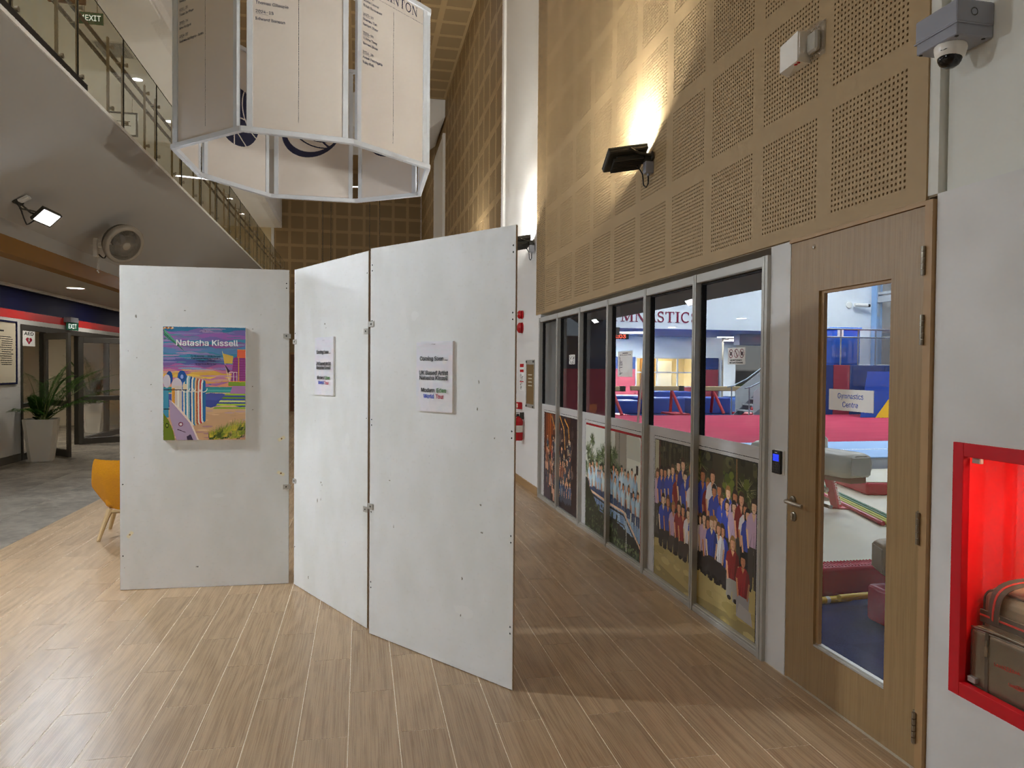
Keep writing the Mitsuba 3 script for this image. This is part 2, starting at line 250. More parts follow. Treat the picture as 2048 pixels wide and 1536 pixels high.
for i, (hid, d, x0, x1, y0, y1) in enumerate(lots[:300]):
    M = T(x0, y0, 0); M[0, 0], M[1, 1] = x1 - x0, y1 - y0
    again(K('floor__plank'), unit, M)
tag(put(K('floor__far_planking'), cat([box(x0, x1, y0, y1, -.0014, 0) for _, _, x0, x1, y0, y1 in lots[300:]]), m('plank')), kind='stuff')
unit = mikit.ply(box(0, 1, 0, 1, -.0014, .0002), m('stone'))
for i in range(5):
    for j in range(3, 25):
        x1 = -3.223 - .6 * i; x0 = max(x1 - .597, XL + .005); M = T(x0, j * 1.2 - (.6 if i % 2 else 0), 0); M[0, 0], M[1, 1] = x1 - x0, 1.197
        again(K('floor__stone_tile'), unit, M)
for nm, x0, x1 in (('metal_strip', -3.224, -3.216),): put(K('floor__' + nm), box(x0, x1, -4, YB, -.001, .0006), m('brushed'))

# ---- right wall: perforated acoustic panels over a glazed front, a wood door and a white wall with a red niche
def perforated(nh=20, py=.643, pz=.63, fy=.515, fz=.515, hole=.0114, dep=.011):
    oy, oz = (py - fy) / 2, (pz - fz) / 2; py_, pz_ = (fy - hole) / (nh - 1), (fz - hole) / (nh - 1)
    ys = [0.]; zs = [0.]
    for i in range(nh): ys += [oy + i * py_, oy + i * py_ + hole]; zs += [oz + i * pz_, oz + i * pz_ + hole]
    ys.append(py); zs.append(pz); Q = []
    for b in range(2 * nh + 1):
        z0, z1 = zs[b], zs[b + 1]
        if b % 2 == 0: Q.append([(0, py, z0), (0, 0, z0), (0, 0, z1), (0, py, z1)]); continue
        for a in range(2 * nh + 1):
            y0, y1 = ys[a], ys[a + 1]
            if a % 2 == 0: Q.append([(0, y1, z0), (0, y0, z0), (0, y0, z1), (0, y1, z1)]); continue
            e = dep
            Q += [[(0, y0, z0), (e, y0, z0), (e, y0, z1), (0, y0, z1)], [(0, y1, z0), (0, y1, z1), (e, y1, z1), (e, y1, z0)], [(0, y0, z0), (0, y1, z0), (e, y1, z0), (e, y0, z0)], [(0, y0, z1), (e, y0, z1), (e, y1, z1), (0, y1, z1)]]
    V = np.array(Q, float).reshape(-1, 3); i = np.arange(len(Q)) * 4
    return trimesh.Trimesh(V, np.vstack([np.stack([i, i + 1, i + 2], 1), np.stack([i, i + 2, i + 3], 1)]), process=False)
XA, Y0A, Z0A, PY, PZ = 2.31, 2.7235, 2.4325, .643, .63
struct('wall_right', cat(box(2.3222, XR + .25, 2.62, 9.40, 2.42, ZC), box(XR + .01, XR + .25, 9.40, 12.1, 2.42, ZC), box(2.3222, XR + .25, 2.66, 9.4, 2.405, 2.43)), m('insul'), 'right wall clad with tan perforated acoustic panels above the glass front')
pf = mikit.ply(perforated(), m('tan')); rest = []
for i in range(11):
    for j in range(11):
        y, z = Y0A + PY * i, Z0A + PZ * j; y1 = min(y + PY, 9.62)
        if i < 10 and any(seen((XA, a, b)) for a in (y, y + PY) for b in (z, z + PZ)): again(K('wall_right__acoustic_panel'), pf, T(XA, y, z))
        elif y1 > y + .05: rest.append(box(XA, XA + .012, y, y1, z, min(z + PZ, ZC)))
part('wall_right', 'upper_board', cat(rest), m('acfield'))
part('wall_right', 'panel_edge', cat(box(XA, XA + .02, 2.668, Y0A, 2.412, ZC), box(XA, XA + .02, 2.668, 9.62, 2.412, Z0A), box(XA - .001, XA + .03, 9.612, 9.622, 2.412, ZC)), m('tan'))
# white parts of the right wall
struct('wall_right_plaster', cat(box(2.322, 2.6, -5, 1.0, 0, 2.428), box(2.322, 2.6, 1.0, 2.49, 0, .43), box(2.322, 2.6, 1.0, 2.49, 1.408, 2.428), box(2.322, 2.6, 2.47, 2.618, 0, 2.428)), m('plaster'), 'white painted lower wall around the red niche')
struct('wall_right_upper', cat(box(2.350, 2.6, -5, 2.600, 2.428, ZC), box(2.318, 2.6, 2.612, 2.667, 2.428, ZC), box(2.365, 2.6, 2.59, 2.62, 2.428, ZC)), m('upperwall'), 'off-white upper wall behind the camera box')
struct('pillar_near_door', cat(box(2.315, 2.5, 3.655, 3.852, 0, 2.405)), m('plaster'), 'white post between the glass front and the wood door')
struct('wall_right_pillar', cat(box(2.318, 2.55, 9.39, 12.02, 0, 2.42), box(2.326, 2.55, 9.39, 12.02, 2.42, ZC)), m('white'), 'white pillar wall with the fire equipment')
struct('trim_1', box(2.285, 2.4, 11.95, 12.1, 0, ZC), m('plasterpale'), 'white corner trim at the far edge of the pillar')
struct('baseboard_right', box(2.298, 2.33, 9.43, 11.95, 0, .105), m('woodtrim'), 'wood skirting under the white pillar wall')
def far_panels(S_, O, u, v, nu, nv, pu, pv, th=.02, name='acoustic_panel'):
    Mx = frame(O, u, v); f = .81; a, b = pu * (1 - f) / 2, pv * (1 - f) / 2
    rim = cat(box(0, pu, 0, b, -th, 0), box(0, pu, pv - b, pv, -th, 0), box(0, a, b, pv - b, -th, 0), box(pu - a, pu, b, pv - b, -th, 0)); field = box(a, pu - a, b, pv - b, -th, -.003)
    dr_, df = mikit.ply(mv(rim, frame([0, 0, 0], u, v)), m('tan')), mikit.ply(mv(field, frame([0, 0, 0], u, v)), m('acfield'))
    plain = []
    for i in range(nu):
        for j in range(nv):
            q = np.asarray(O) + np.asarray(u) * pu * i + np.asarray(v) * pv * j; ctr = q + np.asarray(u) * pu / 2 + np.asarray(v) * pv / 2
            if not seen(ctr, 20) or len([1 for k in scene if k.startswith(S_ + '__' + name) and not k.endswith('field')]) >= 300: plain.append(mv(box(0, pu, 0, pv, -th, -.002), frame(q, u, v))); continue
            key = K(f'{S_}__{name}'); again(key, dr_, T(*q)); again(key + '__perforated_field', df, T(*q))
    if plain: part(S_, 'plain_board', cat(plain), m('acfield'))
struct('wall_right_far', box(2.335, 2.5, 12.1, YB, 0, ZC), m('tan'), 'far part of the right wall with tan perforated panels')
far_panels('wall_right_far', (2.31, 20.7, .05), (0, -1, 0), (0, 0, 1), 13, 14, .66, .655)
far_panels('wall_right_far', (2.31, 28.88, .05), (0, -1, 0), (0, 0, 1), 8, 14, .66, .655)
struct('trim_2', cat(box(2.24, 2.4, 20.75, 21.0, 0, 8.3), box(2.26, 2.4, 21.0, 23.55, 0, 8.3)), m('white'), 'white column of the portal frame far down the right wall')
gus = Polygon([(-2.9, 8.3), (1.75, 8.3), (2.3, 8.75), (2.3, ZC), (-2.9, ZC)])
struct('trim_3', cat(extr(gus, frame((0, 23.5, 0), (1, 0, 0), (0, 0, 1)), 2.75)), m('white'), 'white portal beam under the tan ceiling')
# ---- back wall
struct('wall_back', cat(box(-3.3, 2.4, YB, YB + .2, 3.0, ZC), box(XL, 2.4, YB + .02, YB + .2, 0, 3.05)), m('tan'), 'tan back wall of the hall')
far_panels('wall_back', (-3.19, YB - .03, 3.4), (1, 0, 0), (0, 0, 1), 10, 10, .55, .575)
struct('trim_4', cat(box(-3.3, -3.2, YB - .05, YB, 3.0, 6.9), box(2.26, 2.31, YB - .03, YB, 3, ZC)), m('white'), 'white edge strips at the ends of the back wall')
for i, (x, w) in enumerate(((-5.2, .95), (-4.2, .95), (-2.6, 1.0), (-1.2, .95), (.2, .95))):
    d = tag(K('door_2' if i == 0 else f'door_{i+2}'), 'brown wood door in the back wall', kind='structure')
    part(d, 'leaf', box(x, x + w, YB - .03, YB + .015, 0, 2.15), m('brownwood')); part(d, 'casing', cat(box(x - .08, x, YB - .05, YB + .015, 0, 2.23), box(x + w, x + w + .08, YB - .05, YB + .015, 0, 2.23), box(x, x + w, YB - .05, YB + .015, 2.15, 2.23)), m('woodpanel')); part(d, 'handle', tube([(x + .08, YB - .03, 1), (x + .08, YB - .08, 1), (x + .2, YB - .08, 1)], .012), m('steel'))
# ---- ceiling of the hall
struct('ceiling', box(-3.0, 2.6, -5, YB + .2, ZC + .021, ZC + .25), m('tan'), 'tan perforated ceiling of the hall')
far_panels('ceiling', (-2.88, 20.7, ZC), (1, 0, 0), (0, -1, 0), 8, 14, .648, .655, name='ceiling_panel')
part('ceiling', 'near_board', box(-3, 2.4, -5, 11.5, ZC, ZC + .02), m('tan')); part('ceiling', 'far_board', box(-3, 2.4, 23.5, YB, ZC, ZC + .02), m('tan'))
# ---- the upper gallery on the left
struct('wall_left_upper', box(-3.15, -2.92, -5, YB, 6.9, ZC + .2), m('white'), 'white wall over the upper gallery')
struct('floor_upper', cat(box(XL - .3, -2.72, -5, YB, 4.41, 4.44), box(-2.72, -2.703, -5, YB, 4.406, 4.445)), m('plasterpale'), 'slab of the upper gallery with a pale edge')
sl = np.array([[-4.2, 3.44], [-2.705, 4.392], [-2.705, 4.405], [-4.4, 4.405], [-4.4, 3.44]])
struct('ceiling_sloped', extr(Polygon(sl), frame((0, YB, 0), (1, 0, 0), (0, 0, 1)), YB + 5), m('soffit'), 'sloping grey soffit under the upper gallery')
struct('wall_left_fascia', box(-4.4, -4.2, -5, YB, 3.24, 3.44), m('soffit'), 'pale fascia above the tan band')
struct('trim_5', box(-4.4, -4.196, -5, YB, 3.035, 3.25), m('tandark'), 'tan band along the edge of the low lobby ceiling')
struct('ceiling_lobby', box(XL, -4.4, -5, YB, 3.035, 3.2), m('lobbyceil'), 'low ceiling over the grey stone floor')
struct('ceiling_upper', cat(box(-5.6, -2.92, -5, YB, 6.9, 7.1), extr(Polygon([(-5.6, -5), (-2.95, -5), (-2.95, 11.9), (-5.6, 14.0)]), frame((0, 0, 6.86), (1, 0, 0), (0, 1, 0)), .04)), m('plasterpale'), 'ceiling of the upper gallery')
struct('wall_upper_left', box(-5.8, -5.45, -5, YB, 4.4, 6.95), m('creamroom'), 'cream wall of the upper gallery')
struct('wall_upper_back', box(-5.6, -3.2, YB - .02, YB + .2, 4.4, 6.95), m('creamroom'), 'cream end wall of the upper gallery')
# ---- left wall of the lobby with its glass doors
struct('wall_left', cat(box(XL - .2, XL, -5, 14.36, 0, 2.485), box(XL - .2, XL, 21.0, YB, 0, 2.485), box(XL - .2, XL, 14.36, 21.0, 2.40, 2.485)), m('greywall'), 'off-white lobby wall on the left')
part('wall_left', 'red_stripe', box(XL - .2, XL + .003, -5, YB, 2.485, 2.63), m('red')); part('wall_left', 'navy_band', box(XL - .2, XL + .004, -5, YB, 2.63, 3.04), m('navy'))
struct('baseboard_left', box(XL, XL + .016, -5, 14.34, 0, .13), m('stonejoint'), 'grey skirting of the lobby wall')
# room behind the glass doors
struct('wall_corridor', cat(box(-10.2, -10, 12, 24, 0, 2.8), box(-10, XL - .2, 22.5, 22.7, 0, 2.8), box(-10, XL - .2, 12, 12.2, 0, 2.8)), m('cream'), 'cream walls behind the glass lobby doors')
struct('floor_corridor', box(-10.2, XL - .0, 12, 24, -.2, -.001), m('stone'), 'grey stone floor behind the glass doors')
struct('ceiling_corridor', box(-10.2, XL - .2, 12, 24, 2.75, 2.9), m('white'), 'white ceiling behind the glass doors')
struct('wall_corridor_wood', box(-9.99, -9.95, 19.2, 22.5, 0, 2.3), m('woodpanel'), 'wood panelling behind the glass doors')
# closing walls behind the camera
struct('wall_front', box(XL - .2, XR + .4, -5.2, -5, 0, ZC + .2), m('plaster'), 'white wall behind the camera')
struct('wall_upper_front', box(-5.8, -5.7, -5, YB, 3.0, 4.4), m('white'), 'upper side wall of the lobby')

# ---- glazed front (window_1)
W1 = tag(K('window_1'), 'six-bay aluminium glazed front of the sports hall', kind='structure')
mull = [3.882, 4.80, 5.72, 6.655, 7.57, 8.48, 9.36]
for i, y in enumerate(mull):
    w = .026 if 0 < i < 6 else .03
    part(W1, 'mullion', cat(box(2.292, 2.372, y - w, y - .003, 0, 2.36), box(2.292, 2.372, y + .003, y + w, 0, 2.36), box(2.30, 2.36, y - .004, y + .004, 0, 2.36)), m('alu'))
for i in range(6):
    y0, y1 = mull[i] + .026, mull[i + 1] - .026
    part(W1, 'rail', cat(cbox(2.296, 2.37, y0, y1, .0, .036, .003), cbox(2.304, 2.37, y0, y1, .036, .05, .003)), m('alu')); part(W1, 'head', cbox(2.296, 2.37, y0, y1, 2.30, 2.36, .003), m('alu'))
    part(W1, 'gasket', cat(box(2.334, 2.37, y0, y0 + .012, .05, 2.30), box(2.334, 2.37, y1 - .012, y1, .05, 2.30), box(2.334, 2.37, y0, y1, 2.288, 2.30), box(2.334, 2.37, y0, y1, .05, .06)), m('rubber'))
    part(W1, 'pane', quad((2.352, y1, .05), (0, y0 - y1, 0), (0, 0, 2.25)), m('glass'))

# ---- wood door (door_1)
D1 = tag(K('door_1'), 'light wood door with a tall glass vision panel', kind='structure')
lf = sbox(-3.643, .012, -2.668, 2.388).difference(sbox(-3.392, .262, -2.866, 2.108))
part(D1, 'leaf', extr(lf, frame((2.358, 0, 0), (0, -1, 0), (0, 0, 1), (-1, 0, 0)), .046), m('doorwood'))
part(D1, 'glazing_bead', cat(box(2.326, 2.346, 3.368, 3.391, .262, 2.108), box(2.326, 2.346, 2.867, 2.872, .262, 2.108), box(2.326, 2.346, 2.867, 3.391, 2.094, 2.108)), m('woodtrim'))
part(D1, 'sill_strip', cat(box(2.314, 2.35, 2.867, 3.391, .2625, .272), box(2.326, 2.35, 2.867, 3.391, .272, .281)), m('alu'), label='silver strip')
part(D1, 'pane', quad((2.338, 3.39, .27), (0, -.522, 0), (0, 0, 1.83)), m('clear'))
part(D1, 'casing', cat(box(2.304, 2.40, 2.622, 2.664, 0, 2.408), box(2.304, 2.40, 2.664, 3.652, 2.391, 2.41), box(2.32, 2.40, 3.646, 3.656, 0, 2.40)), m('woodtrim'))
for z0, z1 in ((2.098, 2.222), (1.807, 1.936), (.968, 1.105), (.124, .257)):
    hk = part(D1, 'hinge', cat(*[cyl((2.297, 2.662, a), (2.297, 2.662, a + (z1 - z0) / 5 - .003), .0085) for a in np.linspace(z0, z1, 6)[:-1]]), m('brushed'))
    put(hk + '__plate', box(2.309, 2.3115, 2.645, 2.683, z0, z1), m('brushed'))
ha = part(D1, 'handle', tube([(2.31, 3.587, .987), (2.275, 3.587, .987), (2.262, 3.583, .987), (2.255, 3.57, .987), (2.255, 3.54, .987), (2.258, 3.48, .986), (2.266, 3.44, .985)], [.011, .011, .011, .0105, .0105, .01, .0095], 12), m('steel'), smooth=40)
put(ha + '__rose', lathe([(.0, .012), (.02, .012), (.026, .008), (.027, 0)], (2.312, 3.587, .987), (-1, 0, 0)), m('brushed'), 40)
lk = part(D1, 'lock', lathe([(.0, .010), (.012, .010), (.020, .009), (.026, .006), (.027, 0)], (2.312, 3.58, .902), (-1, 0, 0)), m('brushed'), smooth=40)
put(lk + '__key_cylinder', cat(cyl((2.312, 3.58, .912), (2.296, 3.58, .912), .009), box(2.296, 2.312, 3.576, 3.584, .886, .912)), m('steel'))
part(D1, 'door_eye', lathe([(0, .008), (.007, .008), (.011, .004), (.012, 0)], (2.312, 3.437, 2.34), (-1, 0, 0)), m('steel'), smooth=40)
part(D1, 'inner_handle', tube([(2.358, 3.587, .987), (2.40, 3.587, .987), (2.41, 3.57, .987), (2.41, 3.40, .985)], .0105, 10), m('steel'), smooth=40)

# ================================================================== LAMPS
def floodlight(label, mount, head, nrm, right, size, power, col, wall_n, lit='floodlights on the sloping soffit', cablecol='black', box_=None):
    t = thing('flood_light', label, 'flood light', lit)
    n = np.asarray(nrm, float) / np.linalg.norm(nrm); r = np.asarray(right, float); r = r - n * (r @ n); r /= np.linalg.norm(r); u = np.cross(n, r)
    M = frame(head, r, u, n); w, h = size
    part(t, 'housing', mv(cat(cbox(-w / 2, w / 2, -h / 2, h / 2, -.035, -.004, .008), cbox(-w * .3, w * .3, -h * .3, h * .3, -.06, -.035, .006)), M), m('lampbody'))
    part(t, 'bezel', mv(cat(cbox(-w / 2, w / 2, h / 2 - .018, h / 2, -.006, .012, .003), cbox(-w / 2, w / 2, -h / 2, -h / 2 + .018, -.006, .012, .003), cbox(-w / 2, -w / 2 + .018, -h / 2, h / 2, -.006, .012, .003), cbox(w / 2 - .018, w / 2, -h / 2, h / 2, -.006, .012, .003)), M), m('lampbody'))
    part(t, 'cooling_fin', mv(cat(*[box(x - .003, x + .003, -h * .38, h * .38, -.085, -.055) for x in np.linspace(-w * .27, w * .27, 8)]), M), m('lampbody'))
    lamp(t, 'lens', mv(quad((-w / 2 + .018, -h / 2 + .018, 0), (w - .036, 0, 0), (0, h - .036, 0)), M), col, power)
    mo = np.asarray(mount, float); wn = np.asarray(wall_n, float)
    for s in (-1, 1):
        a = (M @ [s * (w / 2 + .012), 0, -.02, 1])[:3]; b = mo + wn * .02 + r * s * .05
        part(t, 'bracket_arm', tube([b, b + wn * .07 + (a - b) * .15, a], .011, 6), m('lampbody'))
    part(t, 'mounting_plate', mv(cbox(-.06, .06, -.03, .03, 0, .02, .003), frame(mo, r, np.cross(wn, r) if abs(wn @ r) < .5 else u, wn)), m('lampbody'))
    return t, M
WH = (.95, 1.03, 1.12)
for i, (y, lab) in enumerate(((5.40, 'floodlight on the soffit just left of the frame'), (9.78, 'glowing floodlight on the soffit left of the round wall fan'), (17.8, 'floodlight on the soffit over the far end of the lobby doors'), (25.7, 'farthest floodlight on the soffit'), (1.0, 'floodlight on the soffit beside the camera, out of frame'))):
    t, M = floodlight(lab, (-3.93, y - .18, 3.59), (-3.70, y + .02, 3.46), ((.40, -.12, -.91), (.60, -.30, -.74), (.60, -.30, -.74), (.60, -.30, -.74), (.42, .30, -.86))[i], (.2, .95, .0), (.30, .21), FLOOD_L * (1, .6, .2, .2, .32)[i], WH, (.5, 0, -.866))
    part(t, 'cable', tube([(-3.93, y - .18, 3.57), (-3.90, y - .17, 3.50), (-3.885, y - .12, 3.40), (-3.87, y - .1, 3.345), (-3.86, y - .06, 3.36), (-3.80, y - .03, 3.42)], .008, 6), m('black'))
    part(t, 'junction_plate', mv(cbox(-.05, .05, -.06, .06, 0, .03, .004), frame((-3.86, y - .2, 3.635), (0, 1, 0), (.866, 0, .5), (.5, 0, -.866))), m('greywall'))
for i, (y, lab) in enumerate(((5.66, 'dark floodlight on the tan acoustic wall shining upwards, grey box and loop of cable below'), (9.80, 'dark floodlight at the corner of tan panels and white pillar, seen over the white boards'), (13.95, 'uplight on the far tan wall hidden behind the white boards'))):
    t, M = floodlight(lab, (2.31, y - .02, 3.405), (2.10, y + .05, 3.425), (-.15, .36, .92), (0.12, 1, -.35), (.27, .33), FLOOD_R * (1, .5, .6)[i], (1.0, .98, .90), (-1, 0, 0), 'floodlights on the right wall')
    part(t, 'junction_box', cbox(2.24, 2.31, y - .06, y + .0, 3.28, 3.375, .004), m('greyplastic')); part(t, 'cable_gland', cyl((2.275, y - .03, 3.28), (2.275, y - .03, 3.262), .012), m('greyplastic'))
    part(t, 'cable', tube([(2.275, y - .03, 3.27), (2.275, y - .032, 3.2), (2.265, y - .01, 3.175), (2.255, y + .02, 3.2), (2.25, y + .03, 3.29), (2.2, y + .04, 3.37)], .0055, 6), m('rubber'))
    part(t, 'bracket_knuckle', lathe([(0, -.03), (.032, -.03), (.038, -.02), (.038, .02), (.032, .03), (0, .03)], (2.27, y - .02, 3.405), (0, 1, 0), 16), m('lampbody'), smooth=40)
def disc(O, r, n, k=24): return mv(trimesh.Trimesh(np.r_[[[0, 0, 0]], np.c_[np.cos(np.arange(k) * 2 * PI / k) * r, np.sin(np.arange(k) * 2 * PI / k) * r, np.zeros(k)]], np.array([[0, i + 1, (i + 1) % k + 1] for i in range(k)]), process=False), frame(O, (1, 0, 0), (0, n, 0), (0, 0, n)))
def downlight(O, r, power, col, label, group):
    t = thing('downlight', label, 'downlight', group); part(t, 'trim_ring', lathe([(r, 0), (r + .018, 0), (r + .02, .004), (r, .006)], (O[0], O[1], O[2] + .001), (0, 0, -1), 24), m('white'), smooth=40)
    lamp(t, 'diffuser', disc((O[0], O[1], O[2] - .003), r, -1), col, power)
downlight((-4.88, 14.12, 3.033), .13, DOWN, (1, .96, .88), 'round downlight in the low lobby ceiling above the palm', None)
for y in (17.3, 21.6): downlight((-4.88, y, 3.033), .13, DOWN, (1, .96, .88), f'{"second" if y < 20 else "third"} lobby downlight from the camera, mirrored in the glass front', 'lobby downlights behind the boards')
NTH = ('first', 'second', 'third', 'fourth', 'fifth', 'sixth')
for i, y in enumerate((14.57, 16.9, 19.3, 21.7, 24.2, 26.5)): downlight((-4.0, y, 6.895), .085, UPDOWN, (1, .97, .92), f'{NTH[i]} round downlight, counted from the camera, in the upper gallery ceiling', 'gallery downlights')
downlight((-7.6, 17.4, 2.748), .16, 60, (1, .93, .80), 'lit downlight behind the glass lobby doors', None)
for i, (x, y, q) in enumerate(((-.4, -2.0, 4), (-.4, 3.0, 4), (-.4, 9.0, 3), (.2, 15.0, 4), (.2, 25.2, 4))):          # round fill lamps added out of view above the frame to brighten the hall
    t = thing('ceiling_lamp', f'{NTH[i]} added round fill lamp under the tan hall ceiling, counted from the camera end', 'fill lamp', 'added fill lamps under the hall ceiling')
    part(t, 'rim', lathe([(.5, 0), (.53, 0), (.53, .1), (.5, .1)], (x, y, ZC - .1), (0, 0, 1), 32), m('white'), smooth=40); lamp(t, 'diffuser', disc((x, y, ZC - .09), .5, -1, 32), (1, .99, .97), HALL * q)
t = thing('tube_lamp', 'thin bright tube lamp hanging in front of the tan back wall', 'lamp')
lamp(t, 'tube', tube([(-.95, 25.0, 7.63), (.30, 25.0, 7.70)], .025, 6), (1, 1, 1), 1.6); part(t, 'hanger', cat(tube([(-.8, 25, 7.65), (-.8, 25, ZC)], .006, 5), tube([(.15, 25, 7.7), (.15, 25, ZC)], .006, 5)), m('black'))
for i, (x, y) in enumerate(((-1.09, 22), (-.86, 22), (.24, 22), (.53, 22))): solo('hanging_cable', tube([(x, y, .9), (x, y, ZC)], .007, 5), m('black'), f'{NTH[i]} thin dark cable from the left, hanging before the tan back wall', 'cable', 'cables before the back wall')

# ================================================================== WHITE DISPLAY BOARDS
BD = [(-1.7623, 5.9558, -.03033), (-.5019, 5.8914, -1.1045), (.0587, 4.7141, -.93191)]
names = ('leftmost white display board, carrying the beach exhibition poster', 'middle white display board of the folding screen, seen most obliquely', 'rightmost white display board, its free edge beside the passage')
BM, BT = [], []
for k, (x, y, a) in enumerate(BD):
    M = frame((x, y, 0), (math.cos(a), math.sin(a), 0), (0, 0, 1)); BM.append(M)     # z of M points to the camera side
    t = thing('display_board', names[k], 'display board', 'white folding display boards'); BT.append(t)
    part(t, 'board', mv(cbox(0, 1.22, .004, 2.44, -.013, 0, .0012), M), m('board')); part(t, 'edge_core', mv(cat(box(-.0008, 1.2208, .006, 2.438, -.0115, -.0015)), M), m('boardedge'))
    part(t, 'rear_batten', mv(cat(box(.06, .1, .02, 2.4, -.05, -.013), box(1.12, 1.16, .02, 2.4, -.05, -.013)), M), m('boardedge'))
    hol = [(s, z) for s in (.018, 1.202) for z in (.30, .335, .78, .815, 1.33, 1.365, 1.95, 1.985, 2.30, 2.335)]
    if k == 0: hol = [(1.2, 2.3), (1.2, 2.335), (.02, .26), (.55, .16), (.02, .8)]
    if k == 1: hol = hol[::3]
    part(t, 'screw_hole', cat(*[mv(cyl((s, z, -.002), (s, z, .0004), .005, n=8), M) for s, z in hol]), m('rubber'), kind='stuff')
def blot(x, y, r, sq=1.0, n=9): return Polygon([(x + r * (.55 + .6 * rng.random()) * math.cos(q), y + sq * r * (.55 + .6 * rng.random()) * math.sin(q)) for q in np.arange(n) * 2 * PI / n])
def marks(k, dark, pale):
    if dark: part(BT[k], 'scuff', cat(*[flat(blot(d[0], d[1], d[2] * .62, *d[3:]), BM[k], .0003) for d in dark]), m('scuff'), kind='stuff')
    if pale: part(BT[k], 'paint_patch', cat(*[flat(blot(*d), BM[k], .0002) for d in pale]), m('patch'), kind='stuff')
marks(0, [(.115, 2.06, .012, 2), (.46, 2.11, .014, .6), (1.01, 2.09, .006), (.1, 1.0, .006), (.54, .16, .008), (.03, .17, .006), (.22, 1.55, .01, .6), (.95, 1.54, .01, .6), (.22, 1.98, .008, .6), (.95, 1.98, .008, .6), (.22, 1.35, .01, .6), (.95, 1.36, .01, .6), (.06, 1.8, .006), (.12, 1.75, .007)], [(.36, 1.05, .04, .5), (.7, .7, .05, .4), (.2, 1.25, .05, .3)])
marks(1, [(.56, 2.0, .02, .5), (.58, 1.97, .008), (.50, .86, .022, .5), (.52, .845, .01), (.5, .74, .008, 2), (.44, .72, .012, 2), (.5, .8, .005), (.3, .95, .004), (.28, .12, .012, 2), (.9, .5, .005), (.4, 1.3, .006)], [(.42, 1.12, .05, 1.2), (.92, 1.2, .05, 1.0), (.2, 1.6, .05, 2)])
marks(2, [(.53, 2.0, .004), (.56, 1.18, .004), (.56, 1.14, .004), (.24, .72, .006, 4), (.96, 1.62, .009, 2), (.95, 1.47, .012, 1.6), (.84, .52, .012, 1.4), (.83, .31, .01, 1.3), (.56, .3, .004), (.2, 1.0, .02, .3), (1.08, 1.32, .01), (.98, .95, .02, .5), (.99, .8, .02, .5)], [(.32, 1.98, .035, 2.2), (.42, 2.0, .04, .8), (.35, 1.9, .03, 1), (.86, .34, .08, .6), (.1, 1.5, .04, .5)])
for x, z, r in ((1.165, 1.135, .5), (1.16, .865, -.45), (.07, .42, .9)):
    tp = part(BT[0], 'tape_scrap', mv(cbox(-.028, .028, -.012, .012, 0, .0006, .0002), BM[0] @ frame((x, z, .0002), (math.cos(r), math.sin(r), 0), (-math.sin(r), math.cos(r), 0))), m('tape'))
    put(tp + '__stain', flat(blot(0, 0, .008), BM[0] @ frame((x, z, .0011), (1, 0, 0), (0, 1, 0))), m('tandark'))
for t, M, s, z, s2 in ((0, BM[0], 1.222, 1.93, 1), (0, BM[0], 1.222, .76, 1), (2, BM[2], -.004, 1.965, -1), (2, BM[2], -.004, .815, -1)):
    c = part(BT[t], 'clamp', mv(cat(cbox(s - (.045 if s2 > 0 else .012), s + (.012 if s2 > 0 else .045), z - .018, z + .018, .0005, .007, .001), cbox(s - .004, s + .004, z - .018, z + .018, -.03, .007, .001)), M), m('alu')); put(c + '__screw', mv(cyl((s - .022 * s2, z, .006), (s - .022 * s2, z, .009), .006, n=8), M), m('lampbody'))
for t, M, s, z, s2 in ((1, BM[1], -.004, 1.885, -1), (1, BM[1], -.004, .81, -1), (1, BM[1], 1.222, 1.925, 1), (1, BM[1], 1.222, .775, 1)):
    c = part(BT[t], 'clamp', mv(cat(cbox(s - (.05 if s2 > 0 else .012), s + (.012 if s2 > 0 else .05), z - .018, z + .018, .0005, .007, .001), cbox(s - .004, s + .004, z - .018, z + .018, -.04, .007, .001)), M), m('alu')); put(c + '__screw', mv(cyl((s - .022 * s2, z, .006), (s - .022 * s2, z, .009), .006, n=8), M), m('lampbody'))

